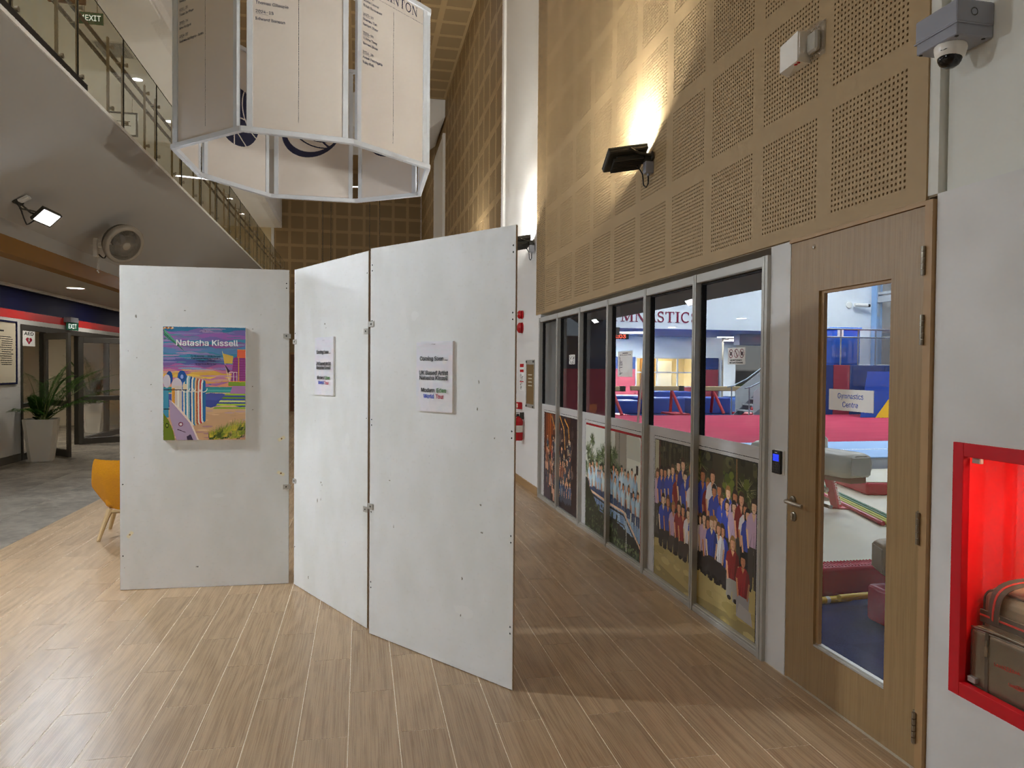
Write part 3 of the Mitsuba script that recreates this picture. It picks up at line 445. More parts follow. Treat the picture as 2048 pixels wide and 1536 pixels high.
# ---- the poster with a painted beach at dusk, and two notice cards
def tuft(x, y, h, n, lean=0.0): return shapely.union_all([Polygon([(x + i * .004 - n * .002, y), (x + i * .004 - n * .002 + .006, y), (x + i * .004 - n * .002 + (rng.random() - .5 + lean) * h, y + h * (.6 + .5 * rng.random()))]) for i in range(n)])
def wave(y0, y1, w, a=.008, k=2):
    xs = np.linspace(0, w, 15); p = rng.random(4) * 6
    up = [(x, y1 + a * math.sin(k * x * 9 + p[0]) + a * .5 * math.sin(k * x * 23 + p[1])) for x in xs]; dn = [(x, y0 + a * math.sin(k * x * 8 + p[2]) + a * .5 * math.sin(k * x * 21 + p[3])) for x in xs]
    return Polygon(up + dn[::-1])
def beach(w, h):                                            # a plain painted seaside: dusk sky, surfboards, hut, dune grass
    L = [(sbox(0, 0, w, h), '#3e7fa4')]
    for a, b, c in ((.94, 1.0, '#2f7398'), (.86, .97, '#7a69a8'), (.90, .94, '#9a63ad'), (.82, .88, '#3b8cab'), (.80, .86, '#9b5fa5'), (.74, .82, '#5b86b2'), (.71, .77, '#3a87a5'), (.66, .72, '#56609e'), (.62, .68, '#7d5c9b'), (.58, .66, '#ab5f9b'), (.545, .62, '#c77c92'), (.56, .60, '#e0b04a'), (.53, .57, '#efc54d'), (.49, .545, '#c5809a'), (.51, .53, '#dca34f'), (.47, .51, '#b8739f'), (.475, .49, '#e09a76')): L.append((wave(a * h, b * h, w, .012, 2 / w * .6), c))
    for _ in range(90): x, y = rng.random() * w, (.5 + .49 * rng.random()) * h; L.append((ell(x, y, .03 + .08 * rng.random(), .002 + .006 * rng.random()), (['#8f9fc0', '#8a7fb3', '#a58fb5', '#5d88a0', '#6f7ea8'] if y > .62 * h else ['#d8a58a', '#c790a0', '#e0b56a', '#b888a8', '#cfa08f'])[rng.integers(5)]))
    L += [(sbox(0, .415 * h, w, .47 * h), '#38918f'), (sbox(.5 * w, .43 * h, w, .446 * h), '#57b0a5'), (sbox(0, 0, w, .42 * h), '#d9bd93'), (wave(.34 * h, .41 * h, w, .006, 3), '#4b55a0'), (wave(.30 * h, .36 * h, w, .008, 3), '#3d4a96'), (sbox(0, 0, w, .27 * h), '#cfa67c'), (wave(.24 * h, .29 * h, w, .01, 3), '#d8b184')]
    for _ in range(40): x, y = rng.random() * w, .26 * h * rng.random(); L.append((ell(x, y, .02 + .03 * rng.random(), .004 + .004 * rng.random()), ['#c9a079', '#dfba8f', '#b98b86', '#caa6a0'][rng.integers(4)]))
    # hut on stilts with a flag
    hx = .82 * w
    L += [(Polygon([(hx, .52 * h), (w, .52 * h), (w, .76 * h), (hx + .02, .73 * h)]), '#8d3578'), (Polygon([(.895 * w, .73 * h), (w, .73 * h), (w, .8 * h), (.90 * w, .8 * h)]), '#e0643e')]
    for i in range(9): L.append((sbox(hx, (.53 + .022 * i) * h, w, (.534 + .022 * i) * h), '#a94c94'))
    L += [(sbox(.91 * w, .52 * h, .922 * w, .74 * h), '#d7a23a'), (Polygon([(.90 * w, .8 * h), (w, .8 * h), (w, .806 * h), (.895 * w, .806 * h)]), '#f29a52'), (Polygon([(.71 * w, .79 * h), (.716 * w, .79 * h), (.80 * w, .53 * h), (.79 * w, .53 * h)]), '#e8d9a0'), (Polygon([(.72 * w, .77 * h), (.85 * w, .745 * h), (.84 * w, .68 * h), (.74 * w, .68 * h)]), '#d8b44e'), (Polygon([(.74 * w, .68 * h), (.8 * w, .62 * h), (.82 * w, .6 * h), (.78 * w, .6 * h)]), '#43213f'),
          (sbox(.79 * w, .48 * h, w, .515 * h), '#7f9e2e'), (sbox(.80 * w, .515 * h, w, .523 * h), '#e4a94a'), (Polygon([(.84 * w, .48 * h), (w, .48 * h), (w, .4 * h), (.80 * w, .4 * h)]), '#b07fae')]
    for x in (.80, .85, .89): L.append((sbox(x * w, .52 * h, x * w + .004, .6 * h), '#f0e2d8'))
    L += [(sbox(.80 * w, .60 * h, .9 * w, .605 * h), '#f0e2d8'), (sbox(.8 * w, .56 * h, .9 * w, .563 * h), '#f0e2d8')]
    for i in range(5): L.append((Polygon([(.60 * w + i * .035 * w, (.275 + .03 * i) * h), (w, (.275 + .03 * i) * h), (w, (.29 + .03 * i) * h), (.62 * w + i * .035 * w, (.292 + .03 * i) * h)]), ['#8fae2c', '#b7cf3c', '#dbe58e', '#6f9433', '#9cb93a'][i]))
    # rack of surfboards
    cs = ['#2b62b2', '#e9e3cf', '#2f7da3', '#f2efe6', '#8fc0c4', '#1f4f8c', '#f1ead6', '#2e7fb0', '#d9c28c', '#b3532e', '#e7dcc8', '#c83a3d', '#f0ede2', '#27689c']
    for i, c in enumerate(cs):
        x, tp, bt = (.235 + .0195 * i) * w, (.585 - .004 * i) * h, (.155 - .03 * math.sin(i / 13 * PI)) * h
        L.append((Polygon([(x - .012 * w, bt + .02 * h), (x - .016 * w, .4 * h), (x - .012 * w, tp - .03 * h), (x + .002 * w, tp), (x + .022 * w, tp - .015 * h), (x + .026 * w, .4 * h), (x + .022 * w, bt + .015 * h), (x + .006 * w, bt)]), c))
    L += [(ell(.225 * w, .56 * h, .052 * w, .055 * h, 18), '#1e4e96'), (ell(.225 * w, .56 * h, .018 * w, .02 * h), '#8fa6d8'), (sbox(.235 * w, .45 * h, .285 * w, .495 * h), '#e6d6b0'), (ell(.075 * w, .55 * h, .04 * w, .06 * h), '#20498f'), (ell(.045 * w, .52 * h, .045 * w, .06 * h), '#cfc8cf'), (ell(.165 * w, .48 * h, .065 * w, .07 * h), '#d8cdd2'), (sbox(.1 * w, .2 * h, .225 * w, .48 * h), '#d9cbbd'), (sbox(.105 * w, .3 * h, .14 * w, .46 * h), '#d59436'), (sbox(.17 * w, .22 * h, .19 * w, .44 * h), '#efe9dc'), (sbox(0, .2 * h, .065 * w, .46 * h), '#3f8ea8'), (sbox(0, .44 * h, .3 * w, .447 * h), '#3a2734'), (sbox(0, .27 * h, .09 * w, .278 * h), '#16242e')]
    for i in range(4): L.append((LineString(arc((.27 + .07 * i) * w, .455 * h, .05 * w, .03 * h, 180, 360, 8)).buffer(.003), '#efe8d8'))
    L += [(Polygon([(.07 * w, .36 * h), (.2 * w, .28 * h), (.33 * w, .16 * h), (.42 * w, 0), (.16 * w, 0), (.08 * w, .2 * h)]), '#b39bb4'), (Polygon([(.075 * w, .36 * h), (.21 * w, .275 * h), (.34 * w, .155 * h), (.43 * w, 0), (.41 * w, 0), (.32 * w, .15 * h), (.19 * w, .26 * h)]), '#f0dccb'), (Polygon([(0, .24 * h), (.06 * w, .18 * h), (.12 * w, .08 * h), (.14 * w, 0), (0, 0)]), '#6b7d1e'), (ell(.045 * w, .13 * h, .02 * w, .022 * h), '#2a3510'), (ell(.045 * w, .13 * h, .012 * w, .013 * h), '#8d9e3a'), (ell(.21 * w, .14 * h, .028 * w, .02 * h), '#7d2447'), (ell(.21 * w, .14 * h, .018 * w, .012 * h), '#e2cfd2'), (Polygon([(.17 * w, .1 * h), (.27 * w, .07 * h), (.27 * w, .065 * h), (.17 * w, .09 * h)]), '#50304a'), (Polygon([(.28 * w, .03 * h), (.33 * w, .05 * h), (.36 * w, .0), (.29 * w, 0)]), '#3a2b44'), (wave(.09 * h, .12 * h, .0001 * w, .0), '#ffffff')]
    # dune grass and palm spray
    for i in range(90): x = (.56 + .44 * rng.random()) * w; y = (.0 + .30 * max(0, x / w - .5) * rng.random()) * h; L.append((tuft(x, y, (.05 + .05 * rng.random()) * h, 6, .3), ['#3d4d1c', '#66791f', '#8f9a2c', '#c7b53a', '#2b3a17', '#a3a537'][rng.integers(6)]))
    for i in range(12): a = -.1 - .08 * i; L.append((Polygon([(0, (.88 + .01 * i) * h), (.02 * w, (.89 + .005 * i) * h), ((.06 + .02 * i) * w, (.9 - .012 * i) * h)]), ['#2f7a5a', '#1f5a46', '#57a07c'][i % 3]))
    for i in range(8): L.append((ell((.01 + .015 * i) * w, (.985 + .004 * (i % 3)) * h, .012 * w, .008 * h), ['#c98b4a', '#e8c9a0', '#8a5230'][i % 3]))
    return L
pw, phh = .59, .855; PM = BM[0] @ frame((.311, 1.132, .022), (1, 0, 0), (0, 1, 0))
t = thing('exhibition_poster', 'colourful poster of surfboards and a beach hut at dusk, on the left board', 'poster')
part(t, 'foam_board', mv(box(0, pw, 0, phh, -.0218, 0), PM), m('paper'))
ART = flatten(beach(pw, phh)); me, co = printed(ART, sbox(0, 0, pw, phh), PM, .0003); part(t, 'picture', me, m('print'), color=co)
PT = PM @ T(0, 0, .0052); part(t, 'title', text('Natasha Kissell', PT, .315, .715, .042, .445, bold=True), m('plasterpale'), kind='stuff')
part(t, 'lettering', cat(*[text(s, PT, .305, y, .0105, w, bold=True) for s, y, w in (('26 November - 28 November', .63, .215), ('Centenary Building, Level 2', .613, .205), ('9:00 am - 5:00 pm', .595, .135), ('Modern Eden World Tour', .571, .15))], text('~ ^ ~', PT, .3, .815, .012, .07)), m('navyink'), kind='stuff')
for k, (a, b, w, h) in ((1, (.42, 1.493, .312, .412)), (2, (.459, 1.441, .307, .405))):
    t = thing('notice_card', 'pale card announcing a coming exhibition on the ' + ('middle' if k == 1 else 'rightmost') + ' white board', 'sign', 'coming soon cards'); M = BM[k] @ frame((a, b, .014), (1, 0, 0), (0, 1, 0))
    part(t, 'foam_board', mv(box(0, w, 0, h, -.0138, 0), M), m('paper'))
    L = [(affinity.scale(p, w / pw, h / phh, origin=(0, 0)), (np.array(S(c)) * .10 + np.array(S('#ecebef')) * .90)) for p, c in ART]
    me, co = printed(L, sbox(0, 0, w, h), M, .0003); part(t, 'picture', me, m('print'), color=co)
    c = w / 2; M = M @ T(0, 0, .0045)
    part(t, 'lettering', cat(text('Coming Soon ...', M, c, .295, .023, .235, bold=True), text('UK Based Artist', M, c, .213, .023, .245, bold=True), text('Natasha Kissell', M, c, .184, .023, .24, bold=True), text('Modern', M, c - .105, .113, .023, .115, 'l', bold=True), text('~', M, c, .385, .01, .03)), m('ink'), kind='stuff')
    part(t, 'lettering', text('Eden', M, c + .027, .113, .023, .08, 'l', bold=True), m('greenink'), label='green word'); part(t, 'lettering', text('World', M, c - .085, .078, .023, .088, 'l', bold=True), m('blueink'), label='blue word'); part(t, 'lettering', text('Tour', M, c + .02, .078, .023, .068, 'l', bold=True), m('redink'), label='red word')

# ================================================================== PHOTO PRINTS ON THE LOWER HALF OF THE GLASS FRONT
SK = ['#e2b493', '#d8a582', '#c68c66', '#b87b56', '#e8c0a2', '#cf9a76']; HR = ['#1d1512', '#2a1b14', '#3b2516', '#0f0d0e', '#5a3a1f', '#8c6433']
def person(L, s, t, h, shirt, pants=None, sk=None, hr=None, sit=False, long=False, face=True):
    sk = sk or SK[rng.integers(6)]; hr = hr or HR[rng.integers(6)]; w = h * (.30 if not sit else .38); pants = pants or '#25211f'
    hw, hh = (.060 * h, .080 * h) if not sit else (.078 * h, .106 * h); hy = t + h - hh * 1.05
    ts = t + (.46 if not sit else .34) * h; te = hy - hh * 1.05; dk = [max(0, c * .55) for c in S(shirt)]; dsk = [c * .62 for c in S(sk)]
    if long: L.append((Polygon([(s - hw * 1.25, hy + hh * .4), (s + hw * 1.25, hy + hh * .4), (s + hw * 1.4, te - h * .1), (s - hw * 1.4, te - h * .1)]), hr))
    if sit: L += [(Polygon([(s - w * .5, t + .05 * h), (s - w * .1, t + .02 * h), (s + w * .05, ts), (s - w * .5, ts + .06 * h)]), pants), (Polygon([(s + w * .02, t), (s + w * .45, t + .03 * h), (s + w * .52, ts + .05 * h), (s - w * .05, ts)]), pants), (ell(s - w * .25, t + .04 * h, w * .16, .035 * h), '#15100e'), (ell(s + w * .25, t + .03 * h, w * .16, .035 * h), '#15100e')]
    else: L += [(Polygon([(s - w * .36, t), (s - w * .04, t), (s, ts), (s - w * .4, ts + .03 * h)]), pants), (Polygon([(s + w * .04, t), (s + w * .34, t), (s + w * .4, ts + .03 * h), (s, ts)]), pants)]
    L += [(Polygon([(s - w * .42, ts), (s + w * .42, ts), (s + w * .46, te - .05 * h), (s + w * .2, te + .015 * h), (s - w * .2, te + .015 * h), (s - w * .46, te - .05 * h)]), shirt),
          (Polygon([(s + w * .1, ts), (s + w * .42, ts), (s + w * .46, te - .05 * h), (s + w * .3, te)]), dk),
          (Polygon([(s - w * .46, te - .05 * h), (s - w * .36, te - .03 * h), (s - w * .40, te - .19 * h), (s - w * .56, te - .19 * h)]), shirt), (Polygon([(s - w * .56, te - .19 * h), (s - w * .42, te - .19 * h), (s - w * .3, ts - .02 * h), (s - w * .42, ts - .03 * h)]), sk),
          (Polygon([(s + w * .46, te - .05 * h), (s + w * .36, te - .03 * h), (s + w * .40, te - .19 * h), (s + w * .56, te - .19 * h)]), dk), (Polygon([(s + w * .56, te - .19 * h), (s + w * .42, te - .19 * h), (s + w * .3, ts - .02 * h), (s + w * .42, ts - .03 * h)]), dsk),
          (Polygon([(s - hw * .5, te - .01 * h), (s + hw * .5, te - .01 * h), (s + hw * .45, hy), (s - hw * .45, hy)]), dsk), (ell(s, hy + hh * .12, hw * 1.12, hh * 1.08), hr), (ell(s, hy - hh * .1, hw * .88, hh * .86), sk)]
    if face: L += [(Polygon(arc(s, hy + hh * .15, hw * 1.08, hh * .95, 15, 165, 8) + [(s - hw * .5, hy + hh * .45)]), hr), (Polygon([(s + hw * .2, hy + hh * .5), (s + hw * .86, hy + hh * .2), (s + hw * .8, hy - hh * .4), (s + hw * .2, hy - hh * .9)]), [c * .8 for c in S(sk)]), (ell(s - hw * .34, hy + hh * .05, hw * .2, hh * .05, 6), dsk), (ell(s + hw * .34, hy + hh * .05, hw * .2, hh * .05, 6), dsk), (ell(s, hy - hh * .48, hw * .3, hh * .06, 6), '#a8584c'), (Polygon([(s - w * .14, te), (s + w * .14, te), (s, te - .09 * h)]), sk), (Polygon([(s - w * .3, ts), (s - w * .22, ts), (s - w * .1, te - .2 * h)]), dk), (Polygon([(s + .0 * w, ts), (s + w * .06, ts), (s + w * .02, te - .15 * h)]), dk)]
def specks(L, n, x0, x1, y0, y1, cs, r0, r1, asp=1.0):
    for _ in range(n): r = r0 + (r1 - r0) * rng.random(); L.append((ell(x0 + (x1 - x0) * rng.random(), y0 + (y1 - y0) * rng.random(), r, r * asp, 7), cs[rng.integers(len(cs))]))
def fronds(L, x, y, r, n, cs, w=.006):
    for i in range(n): a = 2 * PI * rng.random(); L.append((Polygon([(x - w * math.sin(a), y + w * math.cos(a)), (x + w * math.sin(a), y - w * math.cos(a)), (x + r * math.cos(a), y + r * math.sin(a) * .9)]), cs[rng.integers(len(cs))]))
def picC():                                                 # 1.55 x 1.09: students in blue, red and white shirts before a dark grove
    w, h = 1.55, 1.09; L = [(sbox(0, 0, w, h), '#2a2a17'), (sbox(0, .4, .08, h), '#a8a58c'), (sbox(.075, .4, .115, h), '#4a2a1c')]
    specks(L, 170, .1, w, .55, h, ['#1d2010', '#38371d', '#4a4a2a', '#2a2c15', '#565636', '#191a0d'], .015, .06, .8)
    for x in np.linspace(.15, .62, 12): L.append((sbox(x, .62, x + .006 + .01 * rng.random(), h), ['#40402a', '#191a10', '#504c34'][rng.integers(3)]))
    L += [(sbox(.98, .5, 1.13, h), '#36301c'), (Polygon([(1.3, .5), (1.33, .5), (1.315, h), (1.295, h)]), '#6a5230'), (wave(.5, .64, w, .05, 1.4), '#8f8d7c')]
    for x, y in ((.72, .92), (.86, .86), (.8, 1.0), (1.2, .84), (1.26, .78), (.5, .9), (1.42, .9), (.66, .82)): fronds(L, x, y, .13, 40, ['#3f4a20', '#5b6130', '#75754a', '#262d12', '#8d8c62'])
    specks(L, 60, 1.1, w, .5, 1.0, ['#3d4a12', '#566018', '#2c340e'], .01, .045, .8)
    L += [(Polygon([(0, 0), (w, 0), (w, .40), (1.2, .38), (.7, .36), (.3, .33), (0, .30)]), '#a3935e'), (Polygon([(0, 0), (w, 0), (w, .09), (.6, .05), (0, .12)]), '#8b7c4c')]
    specks(L, 50, 0, w, .0, .32, ['#a89862', '#98884f', '#b3a46e'], .02, .09, .35)
    B, Rr, Wh, Pk = '#2b3f9c', '#7e1a1c', '#d8d2d4', '#b99db2'
    for s, t, hh, c, lg in ((.05, .34, .52, Pk, 1), (.13, .36, .53, B, 1), (.20, .37, .52, '#26388c', 1), (.27, .38, .53, B, 0), (.34, .38, .55, '#2c42a0', 0), (.44, .38, .60, B, 0), (.42, .36, .53, Rr, 0), (.52, .38, .62, '#232e7c', 0), (.56, .36, .55, B, 0), (.66, .38, .60, B, 0), (.66, .36, .52, Wh, 1), (.84, .36, .61, B, 0), (.92, .37, .54, Rr, 0), (.985, .38, .6, Wh, 0), (1.01, .35, .53, B, 0), (1.08, .37, .53, B, 0), (1.12, .36, .47, '#3049b4', 1), (1.2, .37, .53, B, 0), (1.19, .35, .46, B, 1), (1.29, .36, .53, Pk, 1), (1.28, .33, .49, Pk, 1), (1.37, .35, .54, Rr, 1), (1.42, .33, .5, Wh, 1), (1.45, .30, .5, B, 1), (1.52, .32, .55, Pk, 0)): person(L, s, t, hh, c, ['#26211f', '#3b3732', '#1c1a1c'][rng.integers(3)], long=lg)
    for s, t, hh, c, lg in ((.17, .25, .43, B, 0), (.26, .26, .42, '#29398f', 1), (.36, .25, .40, Pk, 0), (.46, .25, .42, Rr, 1), (.53, .24, .42, '#8a1f22', 1), (.62, .25, .4, Wh, 1), (.70, .25, .4, B, 1), (.82, .24, .41, Wh, 0), (.87, .25, .42, '#c3a7bb', 1), (.93, .23, .42, Pk, 1), (1.02, .22, .45, Pk, 1), (1.13, .22, .42, B, 1), (1.08, .24, .4, '#e2dce0', 1), (.98, .25, .41, '#2b3f9c', 0)): person(L, s, t, hh, c, ['#2b2522', '#3a322d', '#241f1f'][rng.integers(3)], sit=True, long=lg)
    person(L, 1.27, .17, .42, Rr, '#8f8a80', sit=True, long=True); person(L, 1.40, .10, .41, '#8f1c20', '#8a8684', sit=True, long=True, hr='#120f10')
    L.append((Polygon([(1.32, .1), (1.52, .09), (1.5, .17), (1.36, .19)]), '#9a958f'))
    return L, w, h
def picB():                                                 # students in pale blue shirts on an outdoor stair
    w, h = 1.56, 1.09; L = [(sbox(0, 0, w, h), '#c3c6bb'), (Polygon([(.95, .5), (w, .5), (w, h), (.95, h)]), '#b9bcb0'), (sbox(.9, .72, 1.2, 1.07), '#8a8578'), (sbox(1.0, .72, 1.03, 1.08), '#6b6a62'), (sbox(1.22, .4, w, .86), '#d0d3c6'), (Polygon([(1.1, .66), (1.33, .62), (w, .84), (w, .86), (1.33, .66), (1.1, .7)]), '#e0e2d8'), (sbox(1.44, .74, 1.49, .82), '#22231f')]
    for x, y, r in ((.1, .8, .12), (.2, .72, .14), (.42, .76, .14), (.55, .82, .13), (.62, .7, .14), (.78, .82, .13), (.85, .72, .14), (.98, .7, .13), (1.05, .62, .1), (.06, .62, .1), (.7, .9, .12), (.22, .92, .1), (.9, .86, .1)):
        L.append((sbox(x - .008, .4, x + .006, y), '#57503a')); fronds(L, x, y, r, 60, ['#2e3f22', '#44582f', '#5d6e44', '#20301a', '#74845a'], .008)
    specks(L, 120, 0, 1.0, .5, .74, ['#30422a', '#475a38', '#1f2d1b', '#5f6f4c', '#8d967f'], .008, .03)
    L.append((Polygon([(0, 0), (w, 0), (w, .2), (1.1, .33), (.5, .45), (0, .52)]), '#1c1f16'))
    for s, t in zip(np.r_[np.linspace(.12, 1.42, 17)], np.r_[np.linspace(.30, .36, 17)]): person(L, s + .02 * rng.standard_normal(), t + .03 * rng.random(), .36 + .06 * rng.random(), ['#a8c2d2', '#b9cdd8', '#93b2c8'][rng.integers(3)], '#22344f', hr=['#14100f', '#221812'][rng.integers(2)], long=rng.random() < .5)
    for s in np.linspace(.16, 1.5, 13): person(L, s + .02 * rng.standard_normal(), .27 - .13 * max(0, s - .9) + .02 * rng.random(), .36 + .03 * rng.random(), ['#b4ccd9', '#c2d5de', '#9dbace'][rng.integers(3)], '#2a4166', hr=['#14100f', '#221812', '#3a2517'][rng.integers(3)], long=rng.random() < .6)
    for x in np.linspace(.2, 1.5, 16): L.append((Polygon([(x, .37 - .13 * max(0, x - .9)), (x + .07, .37 - .13 * max(0, x - .9)), (x + .085, .24 - .13 * max(0, x - .9)), (x - .01, .24 - .13 * max(0, x - .9))]), ['#7f9fbd', '#6c8cb0', '#93b0c8'][rng.integers(3)]))
    top = [(.14, .40), (.7, .37), (1.15, .36), (w, .12)]
    L += [(LineString(top).buffer(.012), '#d9b9a0'), (LineString([(x, y - .03) for x, y in top]).buffer(.008), '#15181a'), (LineString([(x, y - .12) for x, y in top]).buffer(.006), '#1b2226')]
    for x in np.linspace(.2, 1.5, 34): y = .36 - .15 * max(0, x - 1.1); L.append((sbox(x, y - .28, x + .005, y), '#191d1c'))
    L.append((Polygon([(0, 0), (w, 0), (w, .03), (1.2, .1), (.75, .17), (.45, .25), (.2, .4), (0, .5)]), '#1d2617')); specks(L, 260, 0, 1.0, 0, .3, ['#2a3a20', '#3d4e2c', '#141b10', '#50613c', '#1d2a18'], .006, .022); specks(L, 130, 1.0, w, 0, .09, ['#2a3a20', '#4d5e3a', '#141b10', '#66744e'], .006, .02)
    L += [(sbox(.66, .17, .70, .26), '#d8d6d0'), (LineString([(1.22, .03), (1.22, .3)]).buffer(.008), '#b9bcb8'), (LineString(arc(1.45, 1.0, .1, .08, 0, 90, 8)).buffer(.008), '#eceae2')]
    L += [(sbox(0, h - .022, w, h), '#8e1a22'), (sbox(w - .012, 0, w, h), '#8e1a22')]
    return L, w, h
def picA():                                                 # small children among orange wood and ropes, very dark picture
    w, h = 1.49, 1.08; L = [(sbox(0, 0, w, h), '#251a20'), (sbox(0, .55, .72, h), '#5a2a18'), (sbox(1.05, .3, 1.2, h), '#3b1d16'), (Polygon([(.8, .25), (1.12, .3), (1.15, .62), (.9, .5)]), '#a8541e'), (sbox(1.2, 0, w, h), '#20131a')]
    for x in np.linspace(.02, .7, 9): L.append((sbox(x, .6, x + .05, h), ['#7a3616', '#8f431a', '#4a1f12', '#a4521f'][rng.integers(4)]))
    specks(L, 90, .3, 1.3, .35, 1.05, ['#1c1518', '#3a2a2a', '#54423c', '#2b2024'], .02, .07); L += [(Polygon([(0, 0), (.35, 0), (.2, .5), (0, .6)]), '#3d333f')]
    for (x0, y0, x1, y1) in ((.36, 1.05, .62, .62), (.75, 1.07, .98, .7), (.95, 1.05, 1.16, .78), (.78, .3, 1.2, .66)): L.append((LineString([(x0, y0), ((x0 + x1) / 2 + .06, (y0 + y1) / 2 + .05), (x1, y1)]).buffer(.012), '#c8893f'))
    for _ in range(34):
        s = .12 + 1.1 * rng.random(); t = .5 * rng.random() + .05 * (s > .8); person(L, s, t, .30 + .06 * rng.random(), ['#26242f', '#3a4250', '#7d4a3a', '#c7bdb8', '#8d3a34', '#5c6b7a', '#30303c'][rng.integers(7)], ['#2a2730', '#3f3a44', '#b98f78'][rng.integers(3)], sit=rng.random() < .35, long=rng.random() < .4)
    for s in np.linspace(.62, 1.2, 7): person(L, s, .04 + .04 * rng.random(), .28, ['#33405a', '#c8c2c4', '#4a5a78'][rng.integers(3)], '#39414f', sit=True, hr='#7a5a38')
    specks(L, 40, .1, 1.2, .1, .95, ['#e8c8a8', '#d99a78', '#c86a4a', '#f0e0d0'], .006, .016)
    return L, w, h
picA_, picB_, picC_ = [(flatten(q[0]), q[1], q[2]) for q in (picA(), picB(), picC())]
PICS = {'A': (picA_, 9.185, .055), 'B': (picB_, 7.402, .045), 'C': (picC_, 5.545, .045)}
WHO = {'A': 'children in front of orange timber', 'B': 'students in pale blue shirts on an outdoor stair', 'C': 'students in blue, red and white shirts under trees'}
for i in range(6):
    nm = 'CCBBAA'[i]; (L, w, h), ytop, zb = PICS[nm]; half = 'near' if i % 2 == 0 else 'far'
    y1, y0 = mull[i + 1] - .018, mull[i] + .018                # left and right edge of the sheet as one looks at it
    M = frame((2.3315, ytop, zb), (0, -1, 0), (0, 0, 1)); cl = sbox(ytop - y1, .052 - zb, ytop - y0, 1.24 - zb)
    t = thing('photo_print', f'{"right" if half == "near" else "left"} half of the group photo of {WHO[nm]}', 'photo print', 'large group photos stuck on the glass front')
    part(t, 'sheet', mv(box(cl.bounds[0], cl.bounds[2], cl.bounds[1], cl.bounds[3], -.002, 0), M), m('frosted'))
    a, b, c = (-.03, w + .035, h + .032); bd = sbox(a, -.1, b, c).difference(sbox(a + .004, -.2, b - .004, c - .004)).union(sbox(-.008, -.1, w + .008, h + .006)) if nm != 'B' else sbox(a, -.1, b, c).difference(sbox(a + .004, -.2, b - .004, c - .004))
    bm = flat(bd.intersection(cl), M, .0002)
    part(t, 'border_line', bm, m('ink')); me, co = printed(L, cl.intersection(sbox(0, 0, w, h)), M, .0005, 1.25); part(t, 'picture', me, m('print'), color=co)

# ================================================================== THINGS ON THE RIGHT WALL
WF = lambda x, y, z: frame((x, y, z), (0, -1, 0), (0, 0, 1), (-1, 0, 0))   # wall-local: x to the right as seen, y up, z out of the wall
t = thing('door_sign', 'white sign reading Gymnastics Centre behind the door glass', 'sign'); M = WF(2.3345, 3.325, 1.500)
part(t, 'plate', mv(box(0, .332, 0, .105, -.001, .001), M), m('paper')); part(t, 'lettering', cat(text('Gymnastics', mv_ := M @ T(0, 0, .001), .166, .060, .026, .19), text('Centre', mv_, .166, .018, .026, .115)), m('blueink'), kind='stuff')
t = thing('keypad', 'black access keypad with a lit blue display on the white post', 'access keypad'); M = WF(2.315, 3.778, 1.115)
part(t, 'back_plate', mv(cbox(-.002, .098, -.003, .133, 0, .008, .002), M), m('whiteplastic')); part(t, 'body', mv(rbox(0, .085, 0, .13, .001, .022, .005), M), m('black'), smooth=40)
part(t, 'display', mv(quad((.012, .07, .0223), (.06, 0, 0), (0, .04, 0)), M), m('blueink'), emitter={'type': 'area', 'radiance': {'type': 'rgb', 'value': [.004, .01, .20]}})
part(t, 'maker_mark', mv(box(.03, .055, .117, .121, .0218, .0224), M), m('whiteplastic'))
for r in range(4):
    for c in range(3): part(t, 'key', mv(cbox(.018 + .018 * c, .030 + .018 * c, .010 + .014 * r, .019 + .014 * r, .0215, .0232, .001), M), m('lampbody'))
t = thing('strobe_light', 'white emergency beacon with a clear lens on the tan acoustic wall', 'emergency light'); M = WF(2.31, 3.70, 3.315)
part(t, 'base_plate', mv(cbox(-.005, .335, -.005, .175, 0, .014, .003), M), m('clear'));
part(t, 'body', mv(trimesh.Trimesh([(x, y, z) for x, y, z in [(.0, .0, .0), (.0, .165, .0), (.012, .012, .06), (.012, .155, .06), (.2, .006, .075), (.2, .16, .075), (.2, .0, .0), (.2, .165, .0)]], process=False).convex_hull, M), m('whiteplastic'))
part(t, 'lens', mv(trimesh.Trimesh([(x, y, z) for x, y, z in [(.202, .0, .0), (.202, .165, .0), (.202, .008, .072), (.202, .158, .072), (.245, .02, .09), (.245, .146, .09), (.32, .02, .05), (.32, .15, .05), (.33, 0, 0), (.33, .17, 0)]], process=False).convex_hull, M), m('clear'))
part(t, 'reflector', mv(cbox(.215, .3, .03, .135, .003, .035, .01), M), m('alu')); part(t, 'indicator', mv(cat(box(.15, .165, .001, .006, .05, .062), box(.175, .19, .001, .006, .05, .062)), M), m('firered'))
t = thing('security_camera', 'white dome camera under a grey box on the upper right wall', 'security camera')
part(t, 'junction_box', cat(rbox(2.185, 2.351, 2.385, 2.60, 3.012, 3.10, .008), rbox(2.188, 2.351, 2.388, 2.597, 2.965, 3.016, .008)), m('greyplastic'), smooth=40)
part(t, 'seam', box(2.183, 2.33, 2.383, 2.602, 3.008, 3.013), m('greyplastic')); part(t, 'knockout', lathe([(.012, .0006), (.014, .001), (.0155, .0006)], (2.26, 2.385, 3.055), (0, -1, 0)), m('lampbody'))
for x in (2.2, 2.318):
    for y in (2.402, 2.583): part(t, 'screw', cyl((x, y, 2.966), (x, y, 2.9635), .007, n=10), m('black'))
part(t, 'camera_ring', lathe([(0, 0), (.056, 0), (.058, -.006), (.057, -.018), (.053, -.034), (.046, -.048), (.043, -.05), (.04, -.047)], (2.25, 2.485, 2.965), (.12, .04, 1), 36), m('whiteplastic'), smooth=40)
